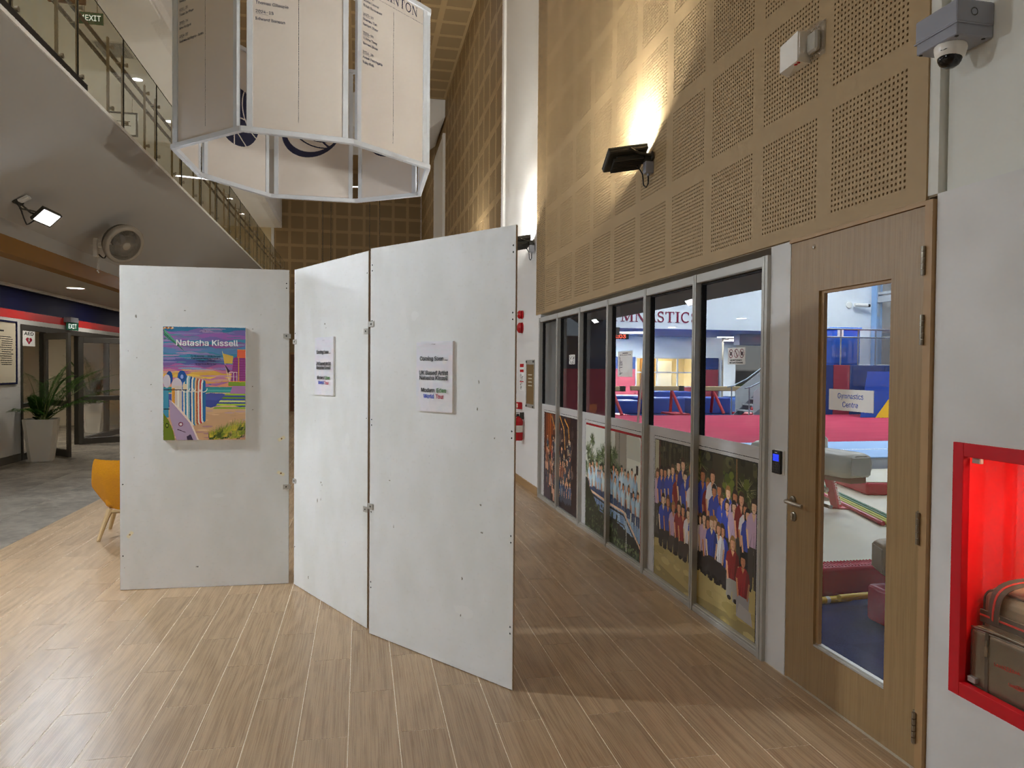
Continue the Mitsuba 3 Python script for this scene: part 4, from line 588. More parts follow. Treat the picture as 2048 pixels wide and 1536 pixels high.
part(t, 'dome', lathe([(.043, -.046), (.042, -.058), (.036, -.07), (.025, -.079), (.012, -.083), (0, -.084)], (2.25, 2.485, 2.965), (.12, .04, 1), 32), 'm_dome', smooth=True)
part(t, 'lettering', mv(box(-.012, .012, 0, .003, 0, .0006), frame((2.1985, 2.462, 2.937), (.35, -.94, .0), (.1, .0, .99))), m('lampbody'))
# niche with the bag
struct('wall_niche', cat(box(2.34, 2.72, 1.0, 2.492, .42, .432), box(2.34, 2.72, 1.0, 2.492, 1.405, 1.42), box(2.70, 2.72, 1.0, 2.492, .42, 1.42), box(2.34, 2.72, 2.468, 2.492, .42, 1.42), box(2.34, 2.72, 1.0, 1.02, .42, 1.42)), m('niche'), 'red inside of the wall niche')
NF = tag(K('trim_6'), 'dark red frame around the niche', kind='structure')
for y0, y1, z0, z1 in ((2.447, 2.50, .42, 1.418), (1.0, 1.05, .42, 1.418), (1.05, 2.447, .42, .475), (1.05, 2.447, 1.365, 1.418)): part(NF, 'frame_bar', cbox(2.312, 2.345, y0, y1, z0, z1, .002), m('nicheframe'))
t = thing('niche_glass', 'frameless glass door of the red display niche', 'glass door'); part(t, 'pane', quad((2.352, 2.44, .48), (0, -1.38, 0), (0, 0, .88)), m('clear'))
for z in (.482, 1.34): part(t, 'clip', cbox(2.342, 2.362, 2.40, 2.438, z, z + .022, .002), m('alu'))
t = thing('strip_lamp', 'warm strip lamp under the top of the red niche', 'lamp'); lamp(t, 'strip', mv(quad((0, 0, 0), (.03, 0, 0), (0, 1.2, 0)), frame((2.40, 2.35, 1.40), (1, 0, 0), (0, -1, 0))), (1, .82, .62), NICHE); part(t, 'channel', box(2.395, 2.435, 1.14, 2.36, 1.4005, 1.406), m('alu'))
BAG = thing('sports_bag', 'olive brown vintage sports bag with red striped straps, in the red niche', 'bag')
def sag(mesh, k, amp): q = mesh.subdivide().subdivide(); v = np.array(q.vertices); v += amp * (meshkit.fbm(v * k, 3) - .5)[:, None] * np.array([1, .5, 1]); q.vertices = v; return q
part(BAG, 'body', sag(rbox(2.405, 2.645, 1.62, 2.462, .445, .862, .065), 9, .03), m('bag'), smooth=50)
part(BAG, 'pocket', sag(rbox(2.368, 2.46, 1.70, 2.462, .448, .70, .03), 9, .018), m('bag'), smooth=50)
def loop(x, y0, y1, z0, z1, r, n=8):
    p = []
    for (cy, cz, a0) in ((y1 - r, z1 - r, 0), (y0 + r, z1 - r, 90), (y0 + r, z0 + r, 180), (y1 - r, z0 + r, 270)): p += [(x, cy + r * math.cos(math.radians(a)), cz + r * math.sin(math.radians(a))) for a in np.linspace(a0, a0 + 90, n)]
    return p + [p[0]]
part(BAG, 'piping', cat(tube(loop(2.378, 1.708, 2.454, .456, .694, .028), .005, 6), tube(loop(2.424, 1.64, 2.445, .462, .845, .05), .005, 6)), m('bagdark'), kind='stuff')
part(BAG, 'zipper', cat(tube([(2.362, 2.44, .695), (2.363, 2.3, .705), (2.363, 2.0, .705), (2.362, 1.75, .70)], .005, 6), tube([(2.366, 2.43, .688), (2.366, 2.0, .694), (2.366, 1.75, .69)], .003, 6)), m('brushed'))
zp = part(BAG, 'pocket_zipper', box(2.362, 2.37, 2.362, 2.377, .455, .695), m('bagdark')); put(zp + '__puller', cat(cbox(2.357, 2.363, 2.363, 2.375, .60, .64, .002), cbox(2.358, 2.363, 2.366, 2.372, .63, .665, .001)), m('steel'))
def band(path, wdt, nrm, th=.004):                         # flat webbing along a path, width along wdt
    P = np.asarray(path, float); w = np.asarray(wdt, float) / 2; n = np.asarray(nrm, float); V = []
    for q in P: V += [q - w, q + w, q + w + n * th, q - w + n * th]
    F = []
    for i in range(len(P) - 1):
        for a in range(4): b = (a + 1) % 4; F += [[4 * i + a, 4 * i + b, 4 * i + 4 + b], [4 * i + a, 4 * i + 4 + b, 4 * i + 4 + a]]
    return trimesh.Trimesh(np.array(V), F, process=False)
def spl(p, n=28):
    from scipy.interpolate import CubicSpline
    p = np.asarray(p, float); t = np.r_[0, np.cumsum(np.linalg.norm(np.diff(p, axis=0), axis=1))]; return CubicSpline(t, p)(np.linspace(0, t[-1], n))
hp = [(2.396, 2.375, .735), (2.392, 2.365, .80), (2.40, 2.34, .865), (2.43, 2.29, .905), (2.46, 2.2, .93), (2.47, 2.05, .935), (2.45, 1.95, .92)]
part(BAG, 'strap', band(spl(hp), (0.01, .055, .012), (-1, 0, .2)), m('bagdark')); part(BAG, 'strap_stripe', band([(x - .004, y, z + .001) for x, y, z in spl(hp)], (0.002, .010, .002), (-1, 0, .2), .002), m('bagred'), label='red stripe')
hp = [(2.60, 2.37, .84), (2.60, 2.33, .88), (2.58, 2.25, .92), (2.57, 2.1, .925)]; part(BAG, 'strap', band(hp, (0.01, .05, .012), (-1, 0, .2)), m('bagdark'))
part(BAG, 'belt', cbox(2.396, 2.404, 1.64, 2.44, .715, .765, .002), m('bagdark')); part(BAG, 'belt_stripe', cbox(2.3945, 2.398, 1.64, 2.44, .739, .747, .0008), m('bagred'), label='red stripe')
part(BAG, 'rivet', lathe([(0, .006), (.005, .005), (.008, 0)], (2.394, 2.352, .755), (-1, 0, 0), 10), m('steel'))
part(BAG, 'lettering', cat(*[tube([(2.3655, y0 - .11 * k * q + .005 * math.sin(q * 60), z0 + .006 * math.cos(q * 60) * (1 - .4 * math.sin(q * 9)) + .008 * k * q) for q in np.linspace(0, 1, 90)], .0013, 4) for y0, z0, k in ((2.335, .585, 1), (2.27, .535, .7))]), m('bagred'), label='faded red script', kind='stuff')
# fire equipment on the white pillar
for z, lab, r in ((2.482, 'upper of two red alarm bells on the white pillar', .062), (2.29, 'lower red alarm bell on the white pillar', .078)):
    t = thing('alarm_bell', lab, 'alarm bell', 'red alarm bells'); yy = 10.5
    part(t, 'base', lathe([(r, .0), (r, .02), (r * .8, .025), (0, .025)], (2.318, yy, z), (-1, 0, 0), 20), m('firered')); part(t, 'gong', lathe([(r * .9, .03), (r, .036), (r * .95, .055), (r * .6, .075), (0, .08)], (2.318, yy, z), (-1, 0, 0), 24), m('firered'), smooth=True)
    if z > 2.4: part(t, 'flasher', lathe([(.02, .07), (.018, .1), (0, .105)], (2.318, yy, z), (-1, 0, 0), 12), m('whiteplastic'), smooth=True)
t = thing('instruction_card', 'narrow white and red instruction card over the fire extinguisher', 'sign'); M = WF(2.318, 10.66, 1.37)
part(t, 'card', mv(box(0, .30, 0, .405, 0, .002), M), m('paper')); part(t, 'red_band', mv(cat(box(.02, .28, .345, .395, .002, .0025), box(.02, .28, .27, .31, .002, .0025), box(.02, .28, .125, .14, .002, .0025)), M), m('firered'), kind='stuff'); part(t, 'text_line', mv(cat(*[box(.04, .12 + .12 * rng.random(), .02 + .017 * i, .026 + .017 * i, .002, .0024) for i in range(6)], *[box(.04, .12 + .14 * rng.random(), .15 + .018 * i, .156 + .018 * i, .002, .0024) for i in range(6)]), M), m('ink'), kind='stuff')
t = thing('acrylic_frame', 'clear acrylic frame with a tan reflection painted as glossy brown, beside the glass front', 'frame'); M = WF(2.318, 10.19, 1.15)
part(t, 'print', mv(box(.02, .48, .05, .60, .004, .007), M), m('paintedreflection')); part(t, 'frame', mv(cat(cbox(0, .5, .6, .665, .001, .012, .002), cbox(0, .5, 0, .05, .001, .012, .002), cbox(0, .02, .05, .6, .001, .012, .002), cbox(.48, .5, .05, .6, .001, .012, .002)), M), m('alu'))  # glossy brown base colour stands in for the reflected tan wall
for x in (.04, .46):
    for y in (.02, .64): part(t, 'stud', mv(cyl((x, y, 0), (x, y, .022), .014, n=12), M), m('lampbody'))
part(t, 'text_line', mv(cat(*[box(.12, .36, .30 + .05 * i, .315 + .05 * i, .007, .0075) for i in range(4)]), M), m('cream'), kind='stuff')
t = thing('call_point', 'small red call point box over the fire extinguisher', 'fire call point'); part(t, 'box', cbox(2.255, 2.318, 10.46, 10.60, 1.10, 1.20, .004), m('firered')); part(t, 'plate', box(2.253, 2.256, 10.49, 10.57, 1.12, 1.18), m('whiteplastic'))
t = thing('fire_extinguisher', 'red fire extinguisher on the white pillar, half hidden by the right board', 'fire extinguisher'); c0 = (2.235, 10.36, .655)
part(t, 'cylinder', lathe([(0, 0), (.06, 0), (.07, .012), (.07, .27), (.062, .30), (.04, .325), (.022, .335), (.022, .35), (0, .35)], c0, (0, 0, 1), 28), m('firered'), smooth=40); part(t, 'label', lathe([(.0705, .12), (.0705, .22)], c0, (0, 0, 1), 28), m('whiteplastic'))
part(t, 'valve', cat(cyl((2.235, 10.36, 1.0), (2.235, 10.36, 1.035), .016), cbox(2.16, 2.245, 10.352, 10.368, 1.028, 1.038, .002), cbox(2.17, 2.245, 10.352, 10.368, 1.05, 1.058, .002)), m('black')); part(t, 'hose', tube([(2.22, 10.33, 1.02), (2.17, 10.28, 1.0), (2.15, 10.26, .93), (2.155, 10.27, .84), (2.165, 10.28, .76)], .011, 8), m('rubber')); part(t, 'wall_hook', box(2.26, 2.318, 10.34, 10.38, .96, 1.06), m('lampbody'))
# cards on the glass
for lab, y, z, kind in (('white no photography sign with three round symbols on the glass front', 4.41, 1.732, 1), ('small white symbol sign on the second glass bay from the pillar', 8.13, 1.748, 2)):
    t = thing('glass_sign', lab, 'sign'); M = WF(2.349, y, z); part(t, 'plate', mv(box(0, .222, 0, .108, -.0015, .0), M), m('paper'))
    ring = lambda x: Point(x, .070).buffer(.029).difference(Point(x, .070).buffer(.024)); c = [ring(x) for x in (.042, .111, .180)]
    part(t, 'symbol', cat(*[flat(g, M, .0004) for g in c], *[flat(LineString([(x - .02, .09), (x + .02, .05)]).buffer(.002), M, .0005) for x in (.042, .111, .180)]), m('maroon' if kind == 1 else 'ink'), kind='stuff'); part(t, 'pictogram', cat(flat(sbox(.03, .058, .054, .08), M, .0003), flat(LineString([(.1, .085), (.122, .055)]).buffer(.004), M, .0003), flat(sbox(.166, .058, .194, .08), M, .0003)), m('ink'), kind='stuff')
    part(t, 'lettering', cat(text('NO PHOTOGRAPHY', M, .111, .022, .010, .15, bold=True), text('NO VIDEO RECORDING', M, .111, .006, .010, .17, bold=True)), m('ink'), kind='stuff')
t = thing('notice_sheet', 'tall white list sheet taped inside the third glass bay from the door', 'notice'); M = WF(2.349, 6.50, 1.628); part(t, 'sheet', mv(box(0, .375, 0, .232, -.0012, 0), M), m('paper')); part(t, 'text_line', mv(cat(box(.12, .26, .21, .217, 0, .0005), box(.05, .33, .196, .2, 0, .0005), *[box(.04, .05 + .08 * rng.random(), .02 + .0105 * i, .025 + .0105 * i, 0, .0005) for i in range(16)]), M), m('navyink'), kind='stuff')

# ================================================================== HANGING OCTAGON OF NAME BOARDS
OC = np.array([(-2.051, 8.797), (-1.204, 7.964), (-.096, 8.149), (.789, 8.956), (.791, 10.385), (-.076, 11.013), (-1.267, 10.983), (-2.009, 9.987)])
cx, cy = OC.mean(0); OV = [tuple(p) for p in OC]
ZB, ZT = 4.12, 5.99
HB = thing('hanging_banner_frame', 'octagonal hanging frame of white name boards', 'hanging sign')
OUT = {0: ('l', (('2021-22', 1.60, 1), ('Felicity Barton', 1.545, 0), ('2022-23', 1.455, 1), ('Tessa De Rham', 1.40, 0), ('2023-24', 1.31, 1), ('Nina Padgett', 1.255, 0), ('2024-25', 1.165, 1), ('Isabella Addington-Smith', 1.11, 0))),
       1: ('l', (('Competition', 1.46, 0), ('2023-24', 1.37, 1), ('Thomas Gillespie', 1.295, 0), ('2024-25', 1.205, 1), ('Edward Benson', 1.13, 0))),
       2: ('l', (('2021-22', 1.62, 1), ('Sophie Leaver', 1.565, 0), ('Thilak Saravanan', 1.51, 0), ('2022-23', 1.415, 1), ('Shereau Tan', 1.36, 0), ('Samuel Shaw', 1.305, 0), ('2023-24', 1.21, 1), ('Vianna Tong', 1.155, 0), ('Samuel Shaw', 1.10, 0), ('2024-25', 1.005, 1), ('Ayush Panchgalie', .95, 0), ('Ruby Firth', .895, 0)))}
for k in range(8):
    A, B = np.array([*OV[k], 0]), np.array([*OV[(k + 1) % 8], 0]); e = np.linalg.norm(B - A); u = (B - A) / e; M = frame((A[0], A[1], ZB), u, (0, 0, 1))
    if M[:3, 2] @ (A - [cx, cy, 0]) < 0: M = frame((B[0], B[1], ZB), -u, (0, 0, 1))        # z of M points outwards
    part(HB, 'rail', mv(cbox(-.01, e + .01, -.025, .03, -.028, .028, .004), M), m('bannerframe')); part(HB, 'top_rail', mv(cbox(-.01, e + .01, ZT - ZB - .03, ZT - ZB + .025, -.028, .028, .004), M), m('bannerframe'))
    for x in (.078, e - .078): part(HB, 'post', mv(cbox(x - .030, x + .030, .03, ZT - ZB - .03, -.022, .022, .003), M), m('bannerframe'))
    pn = part(HB, 'panel', mv(box(.104, e - .104, .032, ZT - ZB - .034, -.008, .008), M), m('banner')); MO = M @ T(0, 0, .0082)
    if k in OUT:
        ls = [text(s, MO, .135, y, .0255 if k != 1 else .029, None, 'l', bold=True) for s, y, ul in OUT[k][1]] + [flat(sbox(.135, y - .012, .135 + (.107 if k != 1 else .122), y - .009), MO, .0003) for s, y, ul in OUT[k][1] if ul]
        put(pn + '__lettering', cat(ls), m('navyink')); put(pn + '__centre_line', flat(sbox(e / 2 - .002, .13, e / 2 + .002, 1.62), MO, .0003), m('navyink'))
        if k == 2: put(pn + '__heading', cat(serif('BADMINTON', MO, .13, 1.715, .105, e - .33, .0006), flat(sbox(.12, 1.665, e - .12, 1.668), MO, .0003)), m('navyink'))
        for q in ('__lettering', '__heading', '__centre_line'):
            if pn + q in scene: tag(pn + q, kind='stuff')
    MI = frame((M @ [e, 0, 0, 1])[:3] - M[:3, 2] * .0082, -M[:3, 0], (0, 0, 1)); h0 = e / 2; c = Point(h0, .93); R = .39
    if k == 6: ball = c.buffer(R, 32).difference(shapely.union_all([LineString([(h0 - .06, 0), (h0 - .06, 2)]).buffer(.009), LineString([(h0 - 1, .99), (h0 + 1, .87)]).buffer(.009), LineString([(h0 - .1, .80), (h0 + .5, .25)]).buffer(.009), Point(h0 + .52, 1.13).buffer(.44).boundary.buffer(.009), Point(h0 - .62, .97).buffer(.42).boundary.buffer(.009)]))
    elif k == 5:
        o = affinity.rotate(affinity.scale(Point(h0 - .02, .99).buffer(.46, 40), 1, .80), 40); i2 = affinity.translate(affinity.scale(o, .93, .90), .028, .04); ball = o.difference(i2)
        ball = ball.union(o.intersection(shapely.union_all([LineString(arc(h0 + .12, 1.35, .55, .62, 195, 300, 20)).buffer(.009), LineString(arc(h0 + .10, 1.39, .45, .56, 200, 300, 20)).buffer(.020), LineString(arc(h0 + .30, 1.15, .28, .42, 180, 250, 14)).buffer(.014)])))
    elif k == 7: ball = c.buffer(R, 32)
    else: ball = Point(h0, .96).buffer(.36, 32).boundary.buffer(.012).union(LineString([(h0, .6), (h0, 1.32)]).buffer(.008)).union(LineString([(h0 - .36, .96), (h0 + .36, .96)]).buffer(.008))
    if k in (4, 5, 6): put(tag(pn + '__emblem', kind='stuff'), flat(ball, MI, .0004), m('navyink'))
    if k % 2 == 0: part(HB, 'cable', tube([(A[0], A[1], ZT), (A[0], A[1], ZC)], .006, 6), m('black'))

# ================================================================== GLASS RAILING OF THE UPPER GALLERY
GB = thing('glass_railing', 'long glass railing with steel posts along the upper gallery', 'railing')
jt = [6.55 + 1.418 * k for k in range(-2, 16)]
pst = mikit.ply(cat(cbox(-2.785, -2.765, -.022, .022, 4.36, 5.345, .003)), m('champagne')); sto = [mikit.ply(cat(cyl((-2.775, .0, z), (-2.72, .0, z), .016, n=10), cyl((-2.735, 0, z), (-2.715, 0, z), .024, n=12)), m('steel')) for z in (4.56, 5.24)]
gp = mikit.ply(cat(quad((-2.728, .006, 4.405), (0, 1.406, 0), (0, 0, 1.09))), 'm_greenglass'); ge = mikit.ply(cat(box(-2.733, -2.722, .004, .009, 4.405, 5.495), box(-2.733, -2.722, 1.409, 1.414, 4.405, 5.495), box(-2.732, -2.723, .004, 1.414, 5.492, 5.496)), m('lampbody'))
for k, y in enumerate(jt[:-1]):
    p = K(GB + '__pane'); again(p, gp, T(0, y, 0)); again(p + '__edge', ge, T(0, y, 0))
    for dy in (.12, 1.418 - .39):
        q = K(GB + '__post'); again(q, pst, T(0, y + dy, 0))
        for s in sto: again(K(q + '__standoff'), s, T(0, y + dy, 0))
part(GB, 'handrail', tube([(-2.88, 3, 5.33), (-2.88, 28.8, 5.33)], .021, 10), m('darkalu'), smooth=40); part(GB, 'handrail', tube([(-2.88, 3, 5.16), (-2.88, 28.8, 5.16)], .021, 10), m('darkalu'), smooth=40)
for k, y in enumerate(jt[:-1]):
    for z in (5.33, 5.16): part(GB, 'rail_bracket', tube([(-2.785, y + .12, z - .06), (-2.84, y + .12, z - .07), (-2.88, y + .12, z - .02)], .007, 5), m('steel'))
struct('trim_7', box(-2.75, -2.715, 2, 8.2, 4.44, 4.52), m('black'), 'black base channel at the near end of the glass railing')
# signs and fittings in the gallery
t = thing('exit_sign', 'green exit sign hanging in the upper gallery behind the glass railing', 'exit sign'); M = frame((-3.83, 11.2, 6.40), (1, 0, 0), (0, 0, 1))
part(t, 'panel', mv(cbox(0, .32, 0, .16, -.02, 0, .003), M), m('exitgreen')); part(t, 'lettering', cat(text('EXIT', M, .19, .045, .075, .2, bold=True), flat(Polygon([(.03, .08), (.075, .125), (.075, .035)]), M, .0006)), m('lamp_face'), kind='stuff', emitter={'type': 'area', 'radiance': {'type': 'rgb', 'value': [.16, .22, .2]}}); part(t, 'rod', cat(cyl((-3.75, 11.21, 6.56), (-3.75, 11.21, 6.9), .006), cyl((-3.59, 11.21, 6.56), (-3.59, 11.21, 6.9), .006)), m('steel'))
t = thing('hanging_sign', 'dark hanging sign with a level number at the top left', 'sign'); M = frame((-3.72, 9.9, 6.08), (1, 0, 0), (0, 0, 1)); part(t, 'panel', mv(rbox(0, .42, 0, .5, -.03, 0, .012), M), m('brownwood')); part(t, 'lettering', text('3', M, .36, .2, .08), m('whiteplastic')); part(t, 'rod', cyl((-3.5, 9.915, 6.57), (-3.5, 9.915, 6.86), .008), m('steel'))
t = thing('exit_sign', 'small green exit sign near the floor end of the glass railing at the upper left', 'exit sign'); M = frame((-3.42, 8.02, 5.26), (.9, -.3, 0), (0, 0, 1)); part(t, 'panel', mv(cbox(0, .13, 0, .16, -.02, 0, .003), M), m('exitgreen')); part(t, 'lettering', text('EXIT', M, .065, .05, .06, .11, bold=True), m('lamp_face'), kind='stuff')
t = thing('air_grille', 'square air grille in the gallery ceiling behind the glass railing', 'air grille'); part(t, 'frame', cat(*[box(*b, 6.889, 6.9) for b in ((-4.28, -4.25, 12.98, 13.62), (-3.78, -3.75, 12.98, 13.62), (-4.25, -3.78, 12.98, 13.01), (-4.25, -3.78, 13.59, 13.62))]), m('white'))
for x in np.linspace(-4.23, -3.80, 16): part(t, 'slat', box(x - .005, x + .008, 13.01, 13.59, 6.885, 6.899), m('gymgrey'))
t = thing('wall_frame', 'framed certificate on the gallery wall behind the glass railing', 'picture frame'); M = frame((-5.445, 16.7, 5.36), (0, 1, 0), (0, 0, 1)); 
M = frame((-4.9, 15.6, 6.15), (1, 0, 0), (0, 0, 1)); part(t, 'frame', mv(cat(box(0, .62, 0, .03, -.02, .01), box(0, .62, .43, .46, -.02, .01), box(0, .03, .03, .43, -.02, .01), box(.59, .62, .03, .43, -.02, .01)), M), m('lampbody')); part(t, 'sheet', mv(box(.03, .59, .03, .43, -.02, -.005), M), m('paper')); part(t, 'text_line', mv(cat(box(.15, .48, .28, .29, -.005, -.004), box(.1, .5, .2, .21, -.005, -.004), box(.2, .4, .1, .125, -.005, -.004)), M), m('ink'), kind='stuff'); part(t, 'suspension', cat(cyl((-4.8, 15.61, 6.6), (-4.8, 15.61, 6.9), .004), cyl((-4.38, 15.61, 6.6), (-4.38, 15.61, 6.9), .004)), m('steel'))
for y in (15.6, 18.4, 21.6, 25.0): d = tag(K(f'door_{7 + int(y) % 4}'), 'door in the cream wall of the upper gallery', kind='structure'); part(d, 'leaf', box(-5.455, -5.43, y, y + .95, 4.44, 6.5), m('woodpanel')); part(d, 'casing', cat(box(-5.455, -5.42, y - .06, y, 4.44, 6.56), box(-5.455, -5.42, y + .95, y + 1.01, 4.44, 6.56)), m('brushed'))

# ================================================================== WALL FAN
t = thing('wall_fan', 'round grey wall fan with pull cords under the upper gallery', 'fan'); FO = np.array([-3.42, 11.8, 3.47]); fa = np.array([.67, -.55, -.49]); fa /= np.linalg.norm(fa)
fx = np.cross([0, 0, 1], fa); fx /= np.linalg.norm(fx); FM = frame(FO, fx * 1.13, np.cross(fa, fx) * 1.13, fa * 1.13)
part(t, 'rim', mv(lathe([(.205, -.075), (.245, -.07), (.262, -.05), (.265, .0), (.255, .018), (.235, .026), (.212, .02), (.208, .0), (.205, -.075)], (0, 0, 0), (0, 0, 1), 40), FM), m('fanrim'), smooth=40)
part(t, 'rear_cover', mv(lathe([(.25, -.068), (.235, -.12), (.18, -.16), (.09, -.18), (.06, -.18)], (0, 0, 0), (0, 0, 1), 40), FM), m('fangrey'), smooth=40)
part(t, 'cage', cat(*[mv(tube([(.05 * math.cos(a), .05 * math.sin(a), .05), (.13 * math.cos(a + .12), .13 * math.sin(a + .12), .042), (.215 * math.cos(a + .25), .215 * math.sin(a + .25), .02)], .0021, 4), FM) for a in np.arange(64) * 2 * PI / 64], *[mv(tube(arc3 := [(r * math.cos(a), r * math.sin(a), z) for a in np.linspace(0, 2 * PI, 41)], .0021, 4), FM) for r, z in ((.21, .021), (.14, .04))]), m('fanrim'), kind='stuff')
part(t, 'hub', mv(lathe([(0, .062), (.04, .06), (.052, .05), (.052, .03)], (0, 0, 0), (0, 0, 1), 24), FM), m('fanrim'), smooth=40); part(t, 'hub_ring', mv(lathe([(.053, .05), (.06, .05), (.062, .035)], (0, 0, 0), (0, 0, 1), 24), FM), m('lampbody'))
for i in range(5):
    a = i * 2 * PI / 5; part(t, 'blade', mv(trimesh.Trimesh([(.04 * math.cos(a), .04 * math.sin(a), -.03), (.19 * math.cos(a - .3), .19 * math.sin(a - .3), -.045), (.2 * math.cos(a + .25), .2 * math.sin(a + .25), -.005), (.05 * math.cos(a + .6), .05 * math.sin(a + .6), .0)], [[0, 1, 2], [0, 2, 3]], process=False), FM), m('fangrey'))
part(t, 'bracket', cat(cbox(-3.86, -3.80, 11.83, 11.93, 3.29, 3.56, .01), cbox(-3.82, -3.62, 11.86, 11.90, 3.43, 3.50, .008)), m('whiteplastic')); part(t, 'motor', mv(cyl((0, 0, -.26), (0, 0, -.12), .075, .085, 20), FM), m('greyplastic')); part(t, 'cord', tube([(-3.78, 11.84, 3.32), (-3.72, 11.80, 3.27), (-3.68, 11.77, 3.26), (-3.64, 11.75, 3.33)], .009, 6), m('black'))
for dy in (.0, .05): c = part(t, 'pull_cord', tube([(-3.80, 11.84 + dy, 3.29), (-3.80, 11.84 + dy, 3.09 - dy * .3)], .0018, 4), m('whiteplastic')); put(c + '__bead', lathe([(0, -.014), (.01, -.01), (.011, 0), (.006, .012), (0, .014)], (-3.80, 11.84 + dy, 3.08 - dy * .3), (0, 0, 1), 12), m('whiteplastic'), True)

# ================================================================== LOBBY ON THE LEFT
# framed list on the wall, exit sign, glass doors
t = thing('honours_board', 'framed list of names on the lobby wall at the left edge', 'wall board'); M = frame((XL + .002, 12.6, 1.38), (0, 1, 0), (0, 0, 1))
part(t, 'sheet', mv(box(.0, 1.56, 0, 1.02, 0, .012), M), m('cream')); part(t, 'frame', mv(cat(cbox(-.03, 1.58, -.03, .0, 0, .03, .004), cbox(-.03, 1.58, 1.02, 1.05, 0, .03, .004), cbox(-.03, 0, 0, 1.02, 0, .03, .004), cbox(1.55, 1.58, 0, 1.02, 0, .03, .004)), M), m('navy')); part(t, 'text_line', mv(cat(*[box(.95 + .1 * rng.random(), 1.38 + .1 * rng.random(), .30 + .036 * i, .312 + .036 * i, .012, .0126) for i in range(14)], *[box(.25 + .1 * rng.random(), .7 + .1 * rng.random(), .30 + .036 * i, .312 + .036 * i, .012, .0126) for i in range(14)], box(.55, 1.12, .86, .885, .012, .0126)), M), m('ink'), kind='stuff')
DX = XL + .03
d = tag(K('door_12'), 'dark framed double glass doors of the lobby, both leaves standing open', kind='structure')
part(d, 'casing', cat(box(XL - .1, XL + .02, 14.36, 14.42, 0, 2.40), box(XL - .1, XL + .02, 15.38, 15.44, 0, 2.40), box(XL - .1, XL + .02, 17.1, 17.16, 0, 2.4), box(XL - .1, XL + .02, 18.9, 18.96, 0, 2.4), box(XL - .1, XL + .02, 20.94, 21.0, 0, 2.4), box(XL - .1, XL + .02, 14.36, 21, 2.30, 2.40), box(XL - .1, XL + .02, 14.42, 15.38, 0, .12), box(XL - .1, XL + .02, 14.42, 15.38, .93, 1.0), box(XL - .1, XL + .02, 17.16, 20.94, 0, .12)), m('darkalu'))
part(d, 'side_pane', cat(quad((XL - .03, 14.42, .12), (0, .96, 0), (0, 0, 2.2))), 'm_clear'); part(d, 'side_pane', quad((XL - .03, 17.16, .12), (0, 3.78, 0), (0, 0, 2.2)), 'm_clear')
for (x0, y0), (x1, y1) in (((XL + .01, 15.36), (-5.17, 14.66)), ((XL + .01, 17.04), (-4.95, 17.62))):
    A, B = np.array([x0, y0, 0]), np.array([x1, y1, 0]); e = np.linalg.norm(B - A); M = frame(A, (B - A) / e, (0, 0, 1))
    lf_ = part(d, 'leaf', mv(cat(cbox(0, .09, .01, 2.28, -.025, .025, .004), cbox(e - .09, e, .01, 2.28, -.025, .025, .004), cbox(.09, e - .09, .01, .14, -.025, .025, .004), cbox(.09, e - .09, 2.16, 2.28, -.025, .025, .004), cbox(.09, e - .09, .93, 1.03, -.025, .025, .004)), M), m('darkalu'))
    put(lf_ + '__pane', mv(quad((.09, .14, 0), (e - .18, 0, 0), (0, 2.02, 0)), M), 'm_clear'); put(lf_ + '__pull_handle', mv(cat(tube([(e - .13, .75, -.06), (e - .13, 1.25, -.06)], .012, 8), tube([(e - .13, .8, -.06), (e - .13, .8, 0)], .008, 6), tube([(e - .13, 1.2, -.06), (e - .13, 1.2, 0)], .008, 6)), M), m('steel'))
t = thing('aed_sign', 'white AED sign with a red heart on the glass beside the lobby doors', 'sign'); M = frame((XL + .022, 14.40, 2.02), (0, 1, 0), (0, 0, 1)); part(t, 'plate', mv(box(0, .5, 0, .27, -.004, 0), M), m('paper')); part(t, 'lettering', text('AED', M, .25, .195, .055, .38, bold=True), m('ink'), kind='stuff')
hrt = shapely.union_all([Point(-.35, .2).buffer(.4), Point(.35, .2).buffer(.4), Polygon([(-.73, .1), (.73, .1), (0, -.85)])]); blt = Polygon([(.05, .5), (-.2, -.02), (.0, .02), (-.12, -.5), (.22, .12), (.02, .08), (.2, .48)])
part(t, 'heart', flat(affinity.translate(affinity.scale(hrt.difference(blt), .17, .085, origin=(0, 0)), .25, .10), M, .0004), m('redink'), label='red heart with a white bolt')
t = thing('exit_sign', 'green exit sign under a grey housing above the lobby doors', 'exit sign'); part(t, 'housing', cbox(XL, XL + .14, 16.27, 16.68, 2.55, 2.655, .006), m('greyplastic')); M = frame((XL + .05, 16.29, 2.395), (.25, .97, 0), (0, 0, 1)); part(t, 'panel', mv(cbox(0, .38, 0, .155, -.012, 0, .002), M), m('exitgreen')); part(t, 'lettering', text('EXIT', M, .19, .035, .09, .26, bold=True), m('lamp_face'), kind='stuff', emitter={'type': 'area', 'radiance': {'type': 'rgb', 'value': [.12, .16, .15]}})
